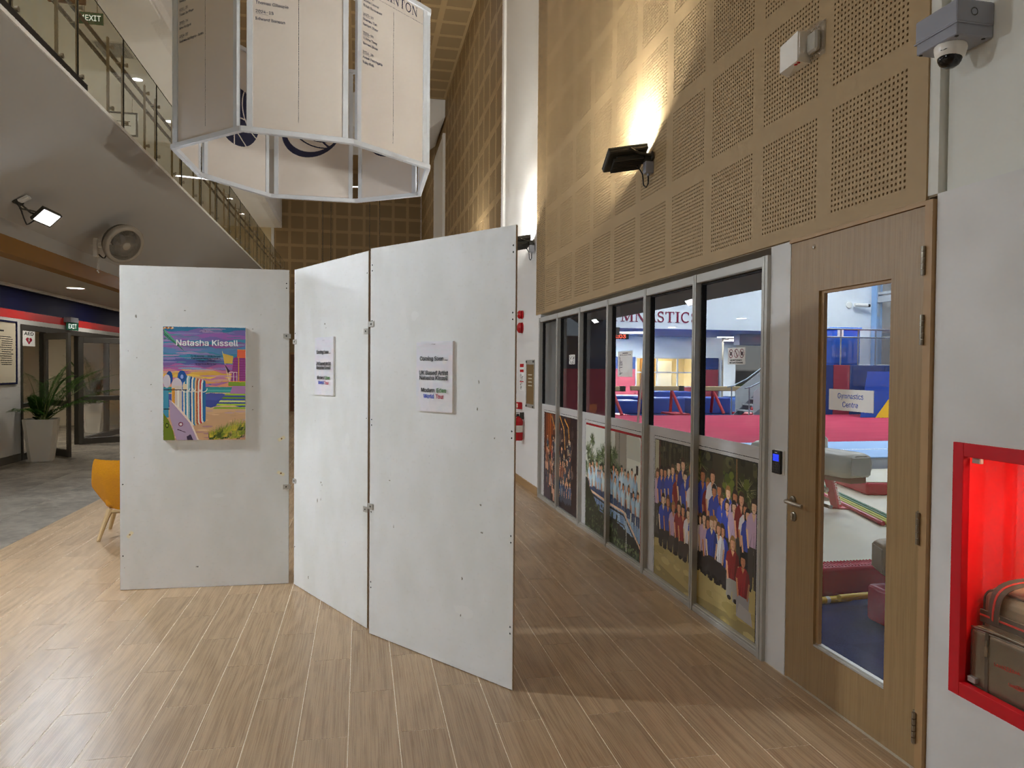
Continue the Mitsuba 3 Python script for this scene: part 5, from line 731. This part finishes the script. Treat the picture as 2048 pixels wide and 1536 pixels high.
# planters
def frond(base, az, lift, L, droop, nl=30, ll=.28, r=None):
    r = r or random.Random(int(az * 997)); d = np.array([math.cos(az), math.sin(az), 0]); s = np.linspace(0, 1, 16)
    pts = np.array([np.asarray(base) + d * L * (q * math.cos(lift) + .12 * q * q) + np.array([0, 0, L * (math.sin(lift) * q - droop * q ** 2.4)]) for q in s]); lv = []
    side = np.array([-d[1], d[0], 0])
    for i in range(nl):
        q = .18 + .82 * i / (nl - 1); k = q * 15; j = min(int(k), 14); p = pts[j] + (pts[j + 1] - pts[j]) * (k - j); tg = pts[j + 1] - pts[j]; tg /= np.linalg.norm(tg); l = ll * math.sin(PI * min(1, .25 + .8 * q)) * (.85 + .3 * r.random()); w = .008
        for s_ in (-1, 1):
            dd = tg * .62 + side * s_ * .75 + np.array([0, 0, .12 - .1 * r.random()]); dd /= np.linalg.norm(dd); a, b = p + dd * l * .5, p + dd * l + np.array([0, 0, -l * .35]); wv = np.cross(dd, [0, 0, 1]); wv /= np.linalg.norm(wv) + 1e-9
            lv.append(trimesh.Trimesh([p, a - wv * w, a + wv * w, b], [[0, 1, 2], [1, 3, 2]], process=False))
    return tube(pts, np.linspace(.008, .002, 16), 5), cat(lv)
def planter(x, y, label, n, hmax, seed, s=1.0):
    t = thing('potted_palm', label, 'potted palm', 'palms in tall white pots'); r = random.Random(seed)
    b, tp, H = .185 * s, .265 * s, .74 * s; pr = []
    for z, q, c in ((0, b - .012, .05), (.02, b, .05), (H, tp, .06), (H, tp - .025, .05), (H - .1, tp - .04, .05)): pr.append([(sx * q - (sx * c if e_ else 0), sy * q - (0 if e_ else sy * c), z) for sx, sy, o in ((1, 1, 0), (-1, 1, 1), (-1, -1, 0), (1, -1, 1)) for e_ in ((0, 1) if not o else (1, 0))])
    V = np.array(pr).reshape(-1, 3); F = []
    for k in range(len(pr) - 1):
        for i in range(8): j = (i + 1) % 8; F += [[8 * k + i, 8 * k + j, 8 * k + 8 + j], [8 * k + i, 8 * k + 8 + j, 8 * k + 8 + i]]
    V = np.vstack([V, [[0, 0, H - .1]]]); F += [[32 + i, 32 + (i + 1) % 8, 40] for i in range(8)]
    Mz = T(x, y, 0) @ RZ(.25); part(t, 'pot', mv(trimesh.Trimesh(V, F, process=False), Mz), m('pot'), smooth=30); part(t, 'soil', mv(cyl((0, 0, H - .12), (0, 0, H - .06), tp - .05, n=16), Mz), m('soil'))
    for i in range(n):
        az = i * 2.399 + r.random() * .5; lift = r.uniform(.95, 1.4) if i % 3 else r.uniform(.55, .9); L = r.uniform(.78, 1.12) * hmax * (1 if lift > .7 else .8); room = (x - XL - .10 if math.cos(az) < 0 else 9) if x > XL else (9 if math.cos(az) < 0 else XL - .25 - x); reach = abs(math.cos(az)) * (L * math.cos(lift) + .12 * L) + .28; lift = lift if reach < room else 1.42; L = L if reach < room else L * .8 * min(1, room / .55); st, lv = frond((x + .05 * math.cos(az), y + .05 * math.sin(az), H - .06), az, lift, L, r.uniform(.15, .42), 38, .36, r)
        f = part(t, 'frond', lv, 'm_leaf'); put(f + '__stalk', st, m('stem'))
    for i in range(16):
        az = i * 2.4; e_ = r.uniform(.14, .26); p = np.array([x + .1 * math.cos(az), y + .1 * math.sin(az), H - .04 + .16 * r.random()]); q = p + np.array([math.cos(az) * e_, math.sin(az) * e_, .05 + .06 * r.random()]); w = np.array([-math.sin(az), math.cos(az), 0]) * .06; mid = (p + q) / 2 + [0, 0, .03]
        part(t, 'leaf', trimesh.Trimesh([p, mid - w, mid + w, q, mid], [[0, 1, 4], [0, 4, 2], [1, 3, 4], [4, 3, 2]], process=False), 'm_darkleaf')
    return t
planter(-5.49, 14.28, 'leafy potted palm in a tall white pot beside the AED sign', 21, 1.75, 3)
planter(-6.55, 20.1, 'potted palm standing behind the open glass lobby door', 19, 1.75, 11)
# lounge chairs
def chair_parts(m_, Mx):
    n = 41; us = np.linspace(-1, 1, n); rows = []
    def ring(off):
        R = []
        for v in np.linspace(0, 1, 12):
            P = []
            for u in us:
                a = u * 2.15; st_ = min(1, max(0, (abs(a) - .85) / .55)); top = .80 - .015 * math.cos(a * 1.6) - .22 * st_ * st_ * (3 - 2 * st_); z = .27 + (top - .27) * v
                rr = (.17 + .165 * min(1, v * 1.35) ** .8) - off; sx = rr * math.copysign(abs(math.sin(a)) ** .72, a); sy = -rr * math.copysign(abs(math.cos(a)) ** .72, math.cos(a)) - .02
                P.append((sx, sy, z - (off * .3 if v == 1 else 0)))
            R.append(P)
        return np.array(R)
    o, i_ = ring(0), ring(.035); V = np.vstack([o.reshape(-1, 3), i_.reshape(-1, 3)]); F = []; N = 12 * n
    for k in range(11):
        for j in range(n - 1): a = k * n + j; F += [[a, a + 1, a + n + 1], [a, a + n + 1, a + n], [N + a, N + a + n + 1, N + a + 1], [N + a, N + a + n, N + a + n + 1]]
    for j in range(n - 1): a = 11 * n + j; F += [[a, a + 1, N + a + 1], [a, N + a + 1, N + a]]
    for k in range(11):
        for a in (k * n, k * n + n - 1): F += [[a, a + n, N + a + n], [a, N + a + n, N + a]]
    return trimesh.Trimesh(V, F, process=False)
CS = [('shell', mikit.ply(chair_parts(None, None), m('orange'), 60)), ('seat', mikit.ply(rbox(-.21, .21, -.20, .27, .30, .43, .05), m('orange'), 40)), ('underframe', mikit.ply(cat(cbox(-.20, .20, -.19, .24, .245, .295, .015)), m('beech')))]
CL = [mikit.ply(cat(tube([(sx * .17, sy * .17, .285), (sx * .20, sy * .20, .2), (sx * .255, sy * .285, .0)], [.030, .024, .016], 8)), m('beech'), 40) for sx in (-1, 1) for sy in (-1, 1)]
for lab, x, y, rz in (('mustard yellow tub chair on splayed pale wood legs, left of the white boards', -2.24, 7.97, .12), ('mustard tub chair in the lobby behind the boards, mirrored in the glass front', .1, 15.2, 2.2), ('mustard tub chair near the white pillar behind the boards', .9, 12.2, 1.2), ('mustard tub chair far down the hall behind the boards', -1.0, 18.5, -.6)):
    t = thing('tub_chair', lab, 'chair', 'mustard tub chairs')
    for nm, dct in CS: again(K(f'{t}__{nm}'), dct, T(x, y, 0) @ RZ(rz) @ np.diag([1.03, 1.03, 1, 1]))
    for dct in CL: again(K(f'{t}__leg'), dct, T(x, y, 0) @ RZ(rz))

# ================================================================== THE SPORTS HALL BEHIND THE GLASS
GX1, GY0, GY1, GZ = 23.2, -3.0, 30.0, 8.4
struct('floor_gym', box(2.38, 32, -3, 46, -.2, -.002), m('felt'), 'blue carpet of the sports hall')
struct('ceiling_gym', box(2.5, GX1 + .3, -3, 46, GZ, GZ + .2), m('gymwhite'), 'white ceiling of the sports hall')
struct('wall_gym_corridor', cat(box(2.56, 2.6, -3, 30, 2.43, GZ), box(2.45, 2.6, -3, .95, 0, 2.43), box(2.45, 2.6, 2.50, 2.60, 0, 2.43), box(2.45, 2.6, 10.42, 30, 0, 2.43)), m('gymwhite'), 'inner wall of the sports hall above the glass front')
struct('wall_gym_front', box(2.4, GX1, -3.2, -3, 0, GZ), m('gymwhite'), 'near wall of the sports hall')
struct('ceiling_gym_entry', box(2.44, 3.5, 1.2, 10.4, 2.415, 2.56), m('darksoffit'), 'dark soffit inside over the glass front')
struct('wall_gym_entry', box(2.40, 3.55, 10.3, 10.42, 1.70, GZ), m('purple'), 'dark grey partition inside the far end of the glass front'); part('wall_gym_entry', 'padding', box(2.40, 3.55, 10.28, 10.4, 0, 1.70), m('padred'))
# far walls: bulkhead with lettering, wall with an inner window, passage, mezzanine
struct('wall_gym_bulkhead', box(2.6, 17.8, GY1, GY1 + .3, 3.48, GZ), m('gymwhite'), 'white bulkhead of the sports hall')
solo('wall_lettering', cat(serif('GYMNASTICS', frame((9.95, GY1 - .002, 3.765), (1, 0, 0), (0, 0, 1)), 0, 0, .46, 4.6, .03)), m('maroon'), 'maroon word GYMNASTICS on the white bulkhead of the sports hall', 'lettering')
labels['wall_lettering']['kind'] = 'thing'
t = thing('led_clock', 'red LED clock on the white bulkhead of the sports hall', 'clock'); part(t, 'case', cbox(10.35, 11.30, GY1 - .06, GY1 + .02, 3.0, 3.22, .01), m('black')); part(t, 'digits', cat(text('11:03', frame((10.4, GY1 - .062, 3.04), (1, 0, 0), (0, 0, 1)), .42, 0, .15, .7, bold=True)), m('firered'), kind='stuff', emitter={'type': 'area', 'radiance': {'type': 'rgb', 'value': [1.6, .08, .04]}}); part(t, 'mount', box(10.7, 10.9, GY1 - .02, GY1 + .05, 3.2, 3.5), m('black'))
struct('ceiling_gym_far', box(2.6, 19.2, GY1 + .3, 37, 3.48, 3.6), m('gymgrey'), 'grey soffit before the far wall of the sports hall')
FW_ = 37.0; px = lambda x: x
struct('wall_gym_far', cat(box(2.6, 14.35, FW_, FW_ + .2, 0, 3.5), box(17.9, 19.15, FW_, FW_ + .2, 0, 3.5), box(14.35, 17.9, FW_, FW_ + .2, 2.36, 3.5), box(14.35, 17.9, FW_, FW_ + .2, 0, .75)), m('gymwhite'), 'far white wall of the sports hall')
for k, (x0, x1) in enumerate([(2.6 + 1.175 * i, 2.6 + 1.175 * (i + 1)) for i in range(10)] + [(17.9, 19.15)]):
    part('wall_gym_far', 'red_pad', cbox(x0 + .01, x1 - .01, FW_ - .06, FW_ + .01, .05, 1.72, .015), m('padred')); part('wall_gym_far', 'navy_pad', cbox(x0 + .01, x1 - .01, FW_ - .06, FW_ + .01, 1.735, 2.36, .015), m('padnavy'))
part('wall_gym_far', 'red_pad', box(14.35, 17.9, FW_ - .06, FW_, .05, .76), m('padred'))
w2 = tag(K('window_2'), 'inner window onto a warm lit room in the far wall', kind='structure')
for x in (14.35, 15.55, 16.72, 17.84): part(w2, 'mullion', box(x, x + .08, FW_ - .03, FW_ + .06, .75, 2.36), m('white'))
for z in (.75, 1.52, 2.3): part(w2, 'transom', box(14.35, 17.92, FW_ - .03, FW_ + .06, z, z + .07), m('white'))
struct('wall_gym_office', cat(box(14.0, 18.4, 39.5, 39.6, 0, 3), box(14.0, 14.1, 37.2, 39.5, 0, 3), box(18.3, 18.4, 37.2, 39.5, 0, 3)), m('creamroom'), 'cream room behind the inner window'); struct('door_16', box(16.6, 17.5, 39.4, 39.5, 0, 2.2), m('white'), 'white door in the cream room'); part('wall_gym_office', 'wood_panel', box(15.6, 16.5, 39.42, 39.5, 0, 2.6), m('woodpanel'))
struct('wall_gym_passage', cat(box(19.15, 24.0, 44, 44.2, 0, 3.6), box(19.15, 19.35, 37, 44, 0, 3.5)), m('gymwhite'), 'white passage wall beyond the far wall'); struct('ceiling_gym_passage', box(17.8, 26, 30.3, 44, 3.5, 3.7), m('gymgrey'), 'grey passage ceiling'); part('ceiling_gym_passage', 'beam', box(18.2, 22.5, 33.0, 33.6, 2.95, 3.5), m('gymgrey'))
part('wall_gym_passage', 'pillar', box(19.6, 20.3, 38.6, 39, 0, 3.5), m('cream')); part('wall_gym_passage', 'notice', box(19.65, 20.2, 38.56, 38.6, 1.7, 2.25), m('padnavy'))
t = thing('tube_lamp', 'bright tube lamp on the passage ceiling beyond the sports hall', 'lamp'); lamp(t, 'tube', box(18.6, 19.5, 36.0, 36.1, 3.42, 3.495), (1, 1, 1), 3.5)
# mezzanine with railing, stair
MZ = tag(K('wall_gym_mezzanine'), 'mezzanine with a padded front', kind='structure'); part(MZ, 'body', box(14.55, GX1, 21.2, 23.1, 0, 1.90), m('gymgrey'))
xs = [14.4, 14.95, 15.55, 16.85, 18.2, 19.5, 20.8, 22.1, GX1]
for i in range(8): part(MZ, 'front_pad', cbox(xs[i] + .005, xs[i + 1] - .005, 21.08, 21.21, .02, 1.9, .012), m('padred' if i % 3 == 1 else 'padnavy'))
MR = thing('mezzanine_railing', 'grey steel railing with glass along the mezzanine', 'railing')
for x in np.arange(14.6, 22.6, .64): part(MR, 'post', cbox(x - .02, x + .02, 21.13, 21.17, 1.9, 3.06, .004), m('railgrey'))
for z in (3.06, 2.80): part(MR, 'rail', tube([(14.5, 21.15, z), (GX1, 21.15, z)], .024, 8), m('railgrey'))
for x in np.arange(14.6, 22.0, .64): part(MR, 'pane', quad((x + .04, 21.15, 1.93), (.56, 0, 0), (0, 0, .84)), m('haze'))
struct('wall_gym_mezzanine_back', box(17.8, GX1 + .2, GY1, GY1 + .2, 0, GZ), m('gymwhite'), 'white wall above the mezzanine')
struct('baseboard_mezzanine', box(17.8, GX1, GY1 - .03, GY1, 0, .15), m('gymgrey'), 'grey skirting on the mezzanine')
t = thing('storage_tub', 'bright blue tub standing on the mezzanine', 'tub'); part(t, 'body', rbox(15.35, 16.4, 21.7, 22.9, 1.901, 3.12, .1), m('blueplastic'), smooth=40); part(t, 'lid', rbox(15.32, 16.43, 21.67, 22.93, 3.07, 3.16, .03), m('blueplastic'), smooth=40); part(t, 'label', box(15.5, 15.72, 21.675, 21.70, 2.85, 3.12), m('paper'))
t = thing('bullet_camera', 'white bullet camera high on the mezzanine wall', 'security camera'); part(t, 'mount', lathe([(0, .05), (.14, .05), (.16, 0)], (22.0, GY1, 4.74), (0, -1, 0), 20), m('whiteplastic')); part(t, 'body', cyl((22.15, 29.8, 4.74), (22.75, 29.7, 4.72), .09, n=16), m('whiteplastic')); part(t, 'lens', cyl((22.75, 29.7, 4.72), (22.86, 29.69, 4.715), .07, n=12), m('black'))
w3 = tag(K('window_3'), 'tall window wall of the sports hall', kind='structure')
for y in np.arange(29.6, 3, -1.5): part(w3, 'mullion', box(GX1 - .06, GX1 + .1, y - .05, y + .05, 1.9 if y > 21 else 0, GZ), m('gymgrey'))
part(w3, 'column', box(GX1 - .1, GX1 + .2, 29.55, 29.9, 1.9, GZ), m('skyblue'))
for z in (1.9, 4.85, 5.2, GZ - .2): part(w3, 'transom', box(GX1 - .05, GX1 + .1, 3, 29.95, z, z + .28 if z == 4.85 else z + .12), m('gymgrey'))
part(w3, 'pane', quad((GX1, 3, 1.9), (0, 27, 0), (0, 0, GZ - 1.9)), m('clear'))
struct('wall_gym_right', cat(box(GX1, GX1 + .2, -3, 3, 0, GZ), box(GX1, GX1 + .2, 3, 30.2, 0, 1.9)), m('gymwhite'), 'right wall of the sports hall under the windows')
ST = thing('mezzanine_stair', 'grey steel stair with railings leading up to the mezzanine', 'stair')
for i in range(9): part(ST, 'step', box(12.2 + .23 * i, 12.46 + .23 * i, 21.6, 22.7, .19 * i + .15, .19 * i + .19), m('gymgrey'))
for y in (21.55, 22.7):
    part(ST, 'stringer', extr(Polygon([(12.1, 0), (12.35, 0), (14.6, 1.62), (14.6, 1.95), (14.3, 1.95)]), frame((0, y + .04, 0), (1, 0, 0), (0, 0, 1)), .04), m('railgrey')); part(ST, 'side_panel', extr(Polygon([(12.4, .3), (14.6, 1.9), (14.6, 2.6), (12.4, 1.0)]), frame((0, y + .02, 0), (1, 0, 0), (0, 0, 1)), .015), m('gymgrey'))
    part(ST, 'handrail', tube([(12.1, y, 1.13), (12.3, y, 1.17), (12.8, y, 1.4), (13.3, y, 1.75), (13.6, y, 1.92), (14.0, y, 2.4), (14.5, y, 2.95)], .024, 8), m('railgrey')); part(ST, 'baluster', cat(tube([(12.25, y, .1), (12.25, y, 1.15)], .02, 6), tube([(13.55, y, .9), (13.55, y, 1.9)], .02, 6)), m('railgrey'))
# floor exercise platform
PF = thing('sprung_floor', 'raised red gymnastics floor with a blue border', 'gym floor'); part(PF, 'base', box(2.7, 16.0, 10.53, 21.0, 0, .28), m('matgrey')); part(PF, 'border', cbox(2.68, 16.02, 10.51, 12.93, .28, .30, .006), m('skyblue')); part(PF, 'carpet', cbox(2.68, 16.02, 12.93, 21.0, .28, .302, .003), m('redcarpet')); part(PF, 'line', box(2.7, 16, 11.55, 11.60, .30, .3012), m('white'))
def gmat(label, x0, x1, y0, y1, h, top, side, rz=0, trim=None, z=0):
    t = thing('landing_mat', label, 'mat', 'mats in the sports hall'); c = ((x0 + x1) / 2, (y0 + y1) / 2); Mx = T(*c, z) @ RZ(rz); a, b = (x1 - x0) / 2, (y1 - y0) / 2
    part(t, 'core', mv(rbox(-a, a, -b, b, 0, h, min(.04, h * .3)), Mx), m(side), smooth=40); part(t, 'cover', mv(cbox(-a + .02, a - .02, -b + (.13 if trim else .02), b - .02, h - .004, h + .004, .003), Mx), m(top))
    if trim: part(t, 'trim', mv(cat(*[cyl((x, -b + .02, h - .004), (x, -b + .125, h + .003), .007, n=6) for x in np.arange(-a + .03, a - .02, .028)]), Mx), m(trim), kind='stuff')
    return t
gmat('beige landing mat with red sides just inside the door', 2.95, 7.2, 4.86, 7.35, .23, 'beige', 'redvinyl', trim='redvinyl'); gmat('second beige mat, under the pommel horse', 3.2, 8.2, 7.40, 8.75, .20, 'beige', 'beige', .0); gmat('third beige mat towards the raised floor', 4.0, 10.5, 8.8, 10.4, .12, 'beige', 'beige')
gmat('red sided beige mat lying askew behind the coloured bands', 6.05, 7.6, 7.55, 8.6, .16, 'beige', 'redvinyl', -.22, z=.205)
for i, (x0, x1, y0, h, c) in enumerate(((9.3, 10.5, 26.4, .5, 'first'), (9.6, 11.7, 28.1, .62, 'second'), (10.6, 12.3, 26.4, .6, 'third'), (11.8, 13.4, 28.1, .8, 'fourth'), (12.5, 14.1, 26.2, .62, 'fifth'))): gmat(f'{c} blue mat from the left beyond the red floor', x0, x1, y0, y0 + 1.4, h, 'bluemat', 'bluemat')
gmat('white mat strip at the far edge of the red floor', 8.5, 11.9, 21.3, 22.6, .14, 'beige', 'beige')
# balance beams
for lab, x0, x1, y in (('balance beam ending left of the climbing rope', 6.2, 9.15, 24.6), ('balance beam seen across the third and fourth glass bays', 9.6, 11.65, 25.2), ('balance beam nearest the stair', 12.4, 14.4, 25.0)):
    t = thing('balance_beam', lab, 'balance beam', 'balance beams'); part(t, 'beam', rbox(x0, x1, y - .07, y + .07, .93, 1.10, .03), m('beam'), smooth=40); part(t, 'end_cap', box(x1 - .2, x1 + .01, y - .075, y + .075, .92, 1.105), m('black'))
    for xx in (x0 + .35, x1 - .45):
        for s in (-1, 1): part(t, 'leg', tube([(xx, y, .93), (xx + .18, y + s * .5, .12)], .055, 8), m('redvinyl'))
    part(t, 'foot', box(x1 - .6, x1 - .0, y - .6, y + .6, .05, .12), m('redvinyl'))
solo('climbing_rope', tube([(6.47, 16, GZ), (6.47, 16, 2.73), (6.44, 16, 2.2), (6.36, 16, 1.4), (6.30, 16, .69), (6.28, 16, .32)], .028, 8), m('rope'), 'thick pale climbing rope hanging in the sports hall', 'climbing rope', smooth=40)
# pommel horse
t = thing('pommel_horse', 'grey pommel horse on a slanted red leg, seen through the door glass', 'pommel horse'); A, B = np.array([4.90, 6.45, 0]), np.array([4.66, 7.93, 0]); e = np.linalg.norm(B - A); M = frame((*A[:2], .60), (B - A) / e, (0, 0, 1))
prof = [(-.13, .02), (-.17, .10), (-.175, .18), (-.15, .245), (-.08, .275), (.08, .275), (.15, .245), (.175, .18), (.17, .10), (.13, .02)]
def horse(M, e, k=1.0):
    V = []; xs_ = [0, .008, .03, .07, .13, e - .13, e - .07, e - .03, e - .008, e]; sc = [.80, .88, .95, .985, 1, 1, .985, .95, .88, .80]
    for x, s in zip(xs_, sc): V += [(x, .15 + (q - .15) * s * k, p * s * k) for p, q in prof]
    n = len(prof); F = []
    for a in range(9):
        for i in range(n): j = (i + 1) % n; F += [[a * n + i, a * n + j, a * n + n + j], [a * n + i, a * n + n + j, a * n + n + i]]
    V += [(0, .15, 0), (e, .15, 0)]; F += [[i, (i + 1) % n, 10 * n] for i in range(n)] + [[9 * n + i, 9 * n + (i + 1) % n, 10 * n + 1] for i in range(n)]
    return mv(trimesh.Trimesh(V, F, process=False), M)
part(t, 'body', horse(M, e), m('leathergrey'), smooth=38); part(t, 'end_pad', mv(cbox(-.006, .01, .05, .235, -.125, .125, .004), M), m('leathergrey')); part(t, 'base', mv(box(.03, e - .03, -.03, .03, -.1, .1), M), m('brownwood'))
for x in (e * .40, e * .70): part(t, 'pommel', mv(tube([(x - .0, .27, -.13), (x, .36, -.13), (x, .385, -.10), (x, .39, 0), (x, .385, .10), (x, .36, .13), (x, .27, .13)], .018, 10), M), m('whiteplastic'), smooth=40)
leg = part(t, 'leg', cat(mv(cbox(-.05, .05, 0, .45, -.04, .04, .004), frame((4.98, 6.93, .238), (.84, .54, 0), np.array([-.34, -.10, .93]) / np.linalg.norm([.34, .1, .93])))), m('redvinyl'))
ML = frame((4.98, 6.93, .238), (.84, .54, 0), np.array([-.34, -.10, .93]) / np.linalg.norm([.34, .1, .93])); nz = np.cross(ML[:3, 0], ML[:3, 1]); MLt = frame(ML[:3, 3] + ML[:3, 1] * .06 + ML[:3, 0] * .028 + nz * .0405, ML[:3, 1], -ML[:3, 0])
MLt = frame(ML[:3, 3] + ML[:3, 1] * .05 + ML[:3, 0] * .025 + nz * .0405, ML[:3, 1], np.cross(nz, ML[:3, 1]), nz); put(tag(leg + '__lettering', kind='stuff'), text('GYMNOVA', MLt, -.01, -.03, .055, .29, 'l', bold=True), m('whiteplastic'))
part(t, 'leg', mv(cbox(-.05, .05, 0, .45, -.04, .04, .004), frame((4.72, 7.72, .21), (.84, .54, 0), (0, 0, 1))), m('redvinyl')); part(t, 'knob', lathe([(0, .05), (.025, .045), (.03, .02), (.02, 0)], (4.80, 6.86, .45), (-.6, -.8, 0), 12), m('steel'), smooth=True); part(t, 'foot_plate', mv(cbox(-.08, .35, -.08, .08, .236, .25, .004), T(4.98, 6.95, 0) @ RZ(-.5)), m('redvinyl'))
# bands, vaulting table, red block, yellow tubes
for i, (c, dz, lab) in enumerate((('green', .07, 'dark green foam bar slanting behind the red horse leg, topmost'), ('green', .045, 'green foam bar under the topmost one'), ('lime', .02, 'lime yellow foam bar between green and red bars'), ('lime', 0.0, 'lower lime yellow foam bar'), ('redvinyl', -.03, 'red foam bar, lowest of the slanting bundle'))): solo('foam_bar', tube([(5.70 - .046 * i, 8.30 + .015 * i, .26), (5.02 - .046 * i, 5.98 + .015 * i, .26)], .0215, 8), m(c), lab, 'foam bar', 'coloured foam bars', smooth=40)
t = thing('vaulting_table', 'tan padded vaulting table end just inside the door', 'vaulting table'); part(t, 'body', horse(frame((3.50, 4.42, .27), np.array([.93, -.37, 0]), (0, 0, 1)), 1.2, .9), m('leathertan'), smooth=38); part(t, 'end_pad', mv(cbox(-.006, .01, .06, .22, -.11, .11, .004), frame((3.50, 4.42, .27), np.array([.93, -.37, 0]), (0, 0, 1))), m('leathertan')); part(t, 'stem', box(4.1, 4.3, 4.08, 4.2, .0, .3), m('redvinyl'))
solo('foam_block', rbox(3.40, 4.0, 3.75, 4.40, .0, .245, .03), m('redvinyl'), 'red foam block on the blue carpet under the vaulting table', 'foam block', smooth=40)
for x0, y0, x1, y1, z, lab in ((2.7, 4.70, 3.55, 4.76, .024, 'long yellow tube with white tape on the blue carpet'), (3.36, 4.63, 4.2, 4.70, .072, 'short yellow tube lying across the long one')):
    t = thing('yellow_tube', lab, 'tube', 'yellow tubes'); part(t, 'tube', tube([(x0, y0, z), (x1, y1, z)], .024, 12), m('yellow'), smooth=40)
    if z < .05: part(t, 'tape', cat(*[cyl((x, y0 + (y1 - y0) * (x - x0) / (x1 - x0), z), (x + .03, y0 + (y1 - y0) * (x + .03 - x0) / (x1 - x0), z), .0255, n=12) for x in (3.12, 3.33)]), m('whiteplastic'), kind='stuff')
t = thing('wedge_mat', 'shiny blue wedge mat leaning before the padded mezzanine', 'mat'); part(t, 'body', trimesh.Trimesh([(14.75, 19.5, .31), (16.6, 19.5, .31), (16.6, 20.6, .31), (15.8, 20.6, .31), (15.28, 19.9, 1.70), (16.6, 19.9, 1.70), (15.62, 20.3, 1.70), (16.6, 20.3, 1.70)], process=False).convex_hull, m('bluemat')); part(t, 'edge', trimesh.Trimesh([(15.15, 19.35, .31), (16.4, 19.35, .31), (16.4, 19.45, .31), (15.75, 19.55, .85), (16.4, 19.55, .85)], process=False).convex_hull, m('yellow'))
# trees outside the windows
for x, y, h, lab in ((33, 33, 5.5, 'green tree outside the tall hall window, left'), (44, 24, 6.6, 'green tree outside the tall hall window, right')):
    t = thing('tree', lab, 'tree', 'trees outside'); part(t, 'trunk', tube([(x, y, -1), (x, y, h - 1.5)], .2, 8), m('bark')); q = trimesh.creation.icosphere(subdivisions=4, radius=1.0); v = np.array(q.vertices); v = v * (1 + .8 * (meshkit.fbm(v * 3 + x, 4) - .5))[:, None] * [3.4, 3.4, 2.6] + [x, y, h - .8]; part(t, 'crown', trimesh.Trimesh(v, q.faces, process=False), 'm_leaf')
struct('ground', box(GX1 + .3, 120, -80, 140, -1.3, -1.0), m('stem'), 'ground outside')
# hall lamps; the square ceiling panels are unseen, added to light the hall
for i, (x, y) in enumerate(((8, 6), (8, 17), (15, 8), (16, 17), (12, 26), (20, 26))):
    t = thing('hall_light', f'{NTH[i]} added large square fill panel in the sports hall ceiling, counted from the door', 'ceiling light', 'added fill panels of the sports hall'); part(t, 'frame', cat(box(x - 1.3, x + 1.3, y - 1.3, y - 1.2, GZ - .08, GZ), box(x - 1.3, x + 1.3, y + 1.2, y + 1.3, GZ - .08, GZ), box(x - 1.3, x - 1.2, y - 1.2, y + 1.2, GZ - .08, GZ), box(x + 1.2, x + 1.3, y - 1.2, y + 1.2, GZ - .08, GZ)), m('white')); lamp(t, 'diffuser', quad((x - 1.2, y - 1.2, GZ - .05), (0, 2.4, 0), (2.4, 0, 0)), (.88, 1.0, 1.08), GYM * (.5 if i == 0 else 1))
lamp(thing('hall_light', 'added round fill lamp under the grey soffit before the far wall', 'ceiling light'), 'diffuser', disc((12.9, 33.5, 3.47), 1.0, -1), (.9, 1, 1.05), GYM * 8); lamp(thing('hall_light', 'lamp in the passage beyond the far wall', 'ceiling light'), 'diffuser', quad((20.5, 38, 3.45), (0, 3, 0), (2.5, 0, 0)), (.95, 1, 1.02), GYM * 1.3); lamp(thing('hall_light', 'warm lamp in the room behind the inner window', 'ceiling light'), 'diffuser', quad((15, 38, 2.9), (0, .8, 0), (2.2, 0, 0)), (1, .86, .55), GYM * .8)  # round lamp under the soffit is added to brighten the far wall
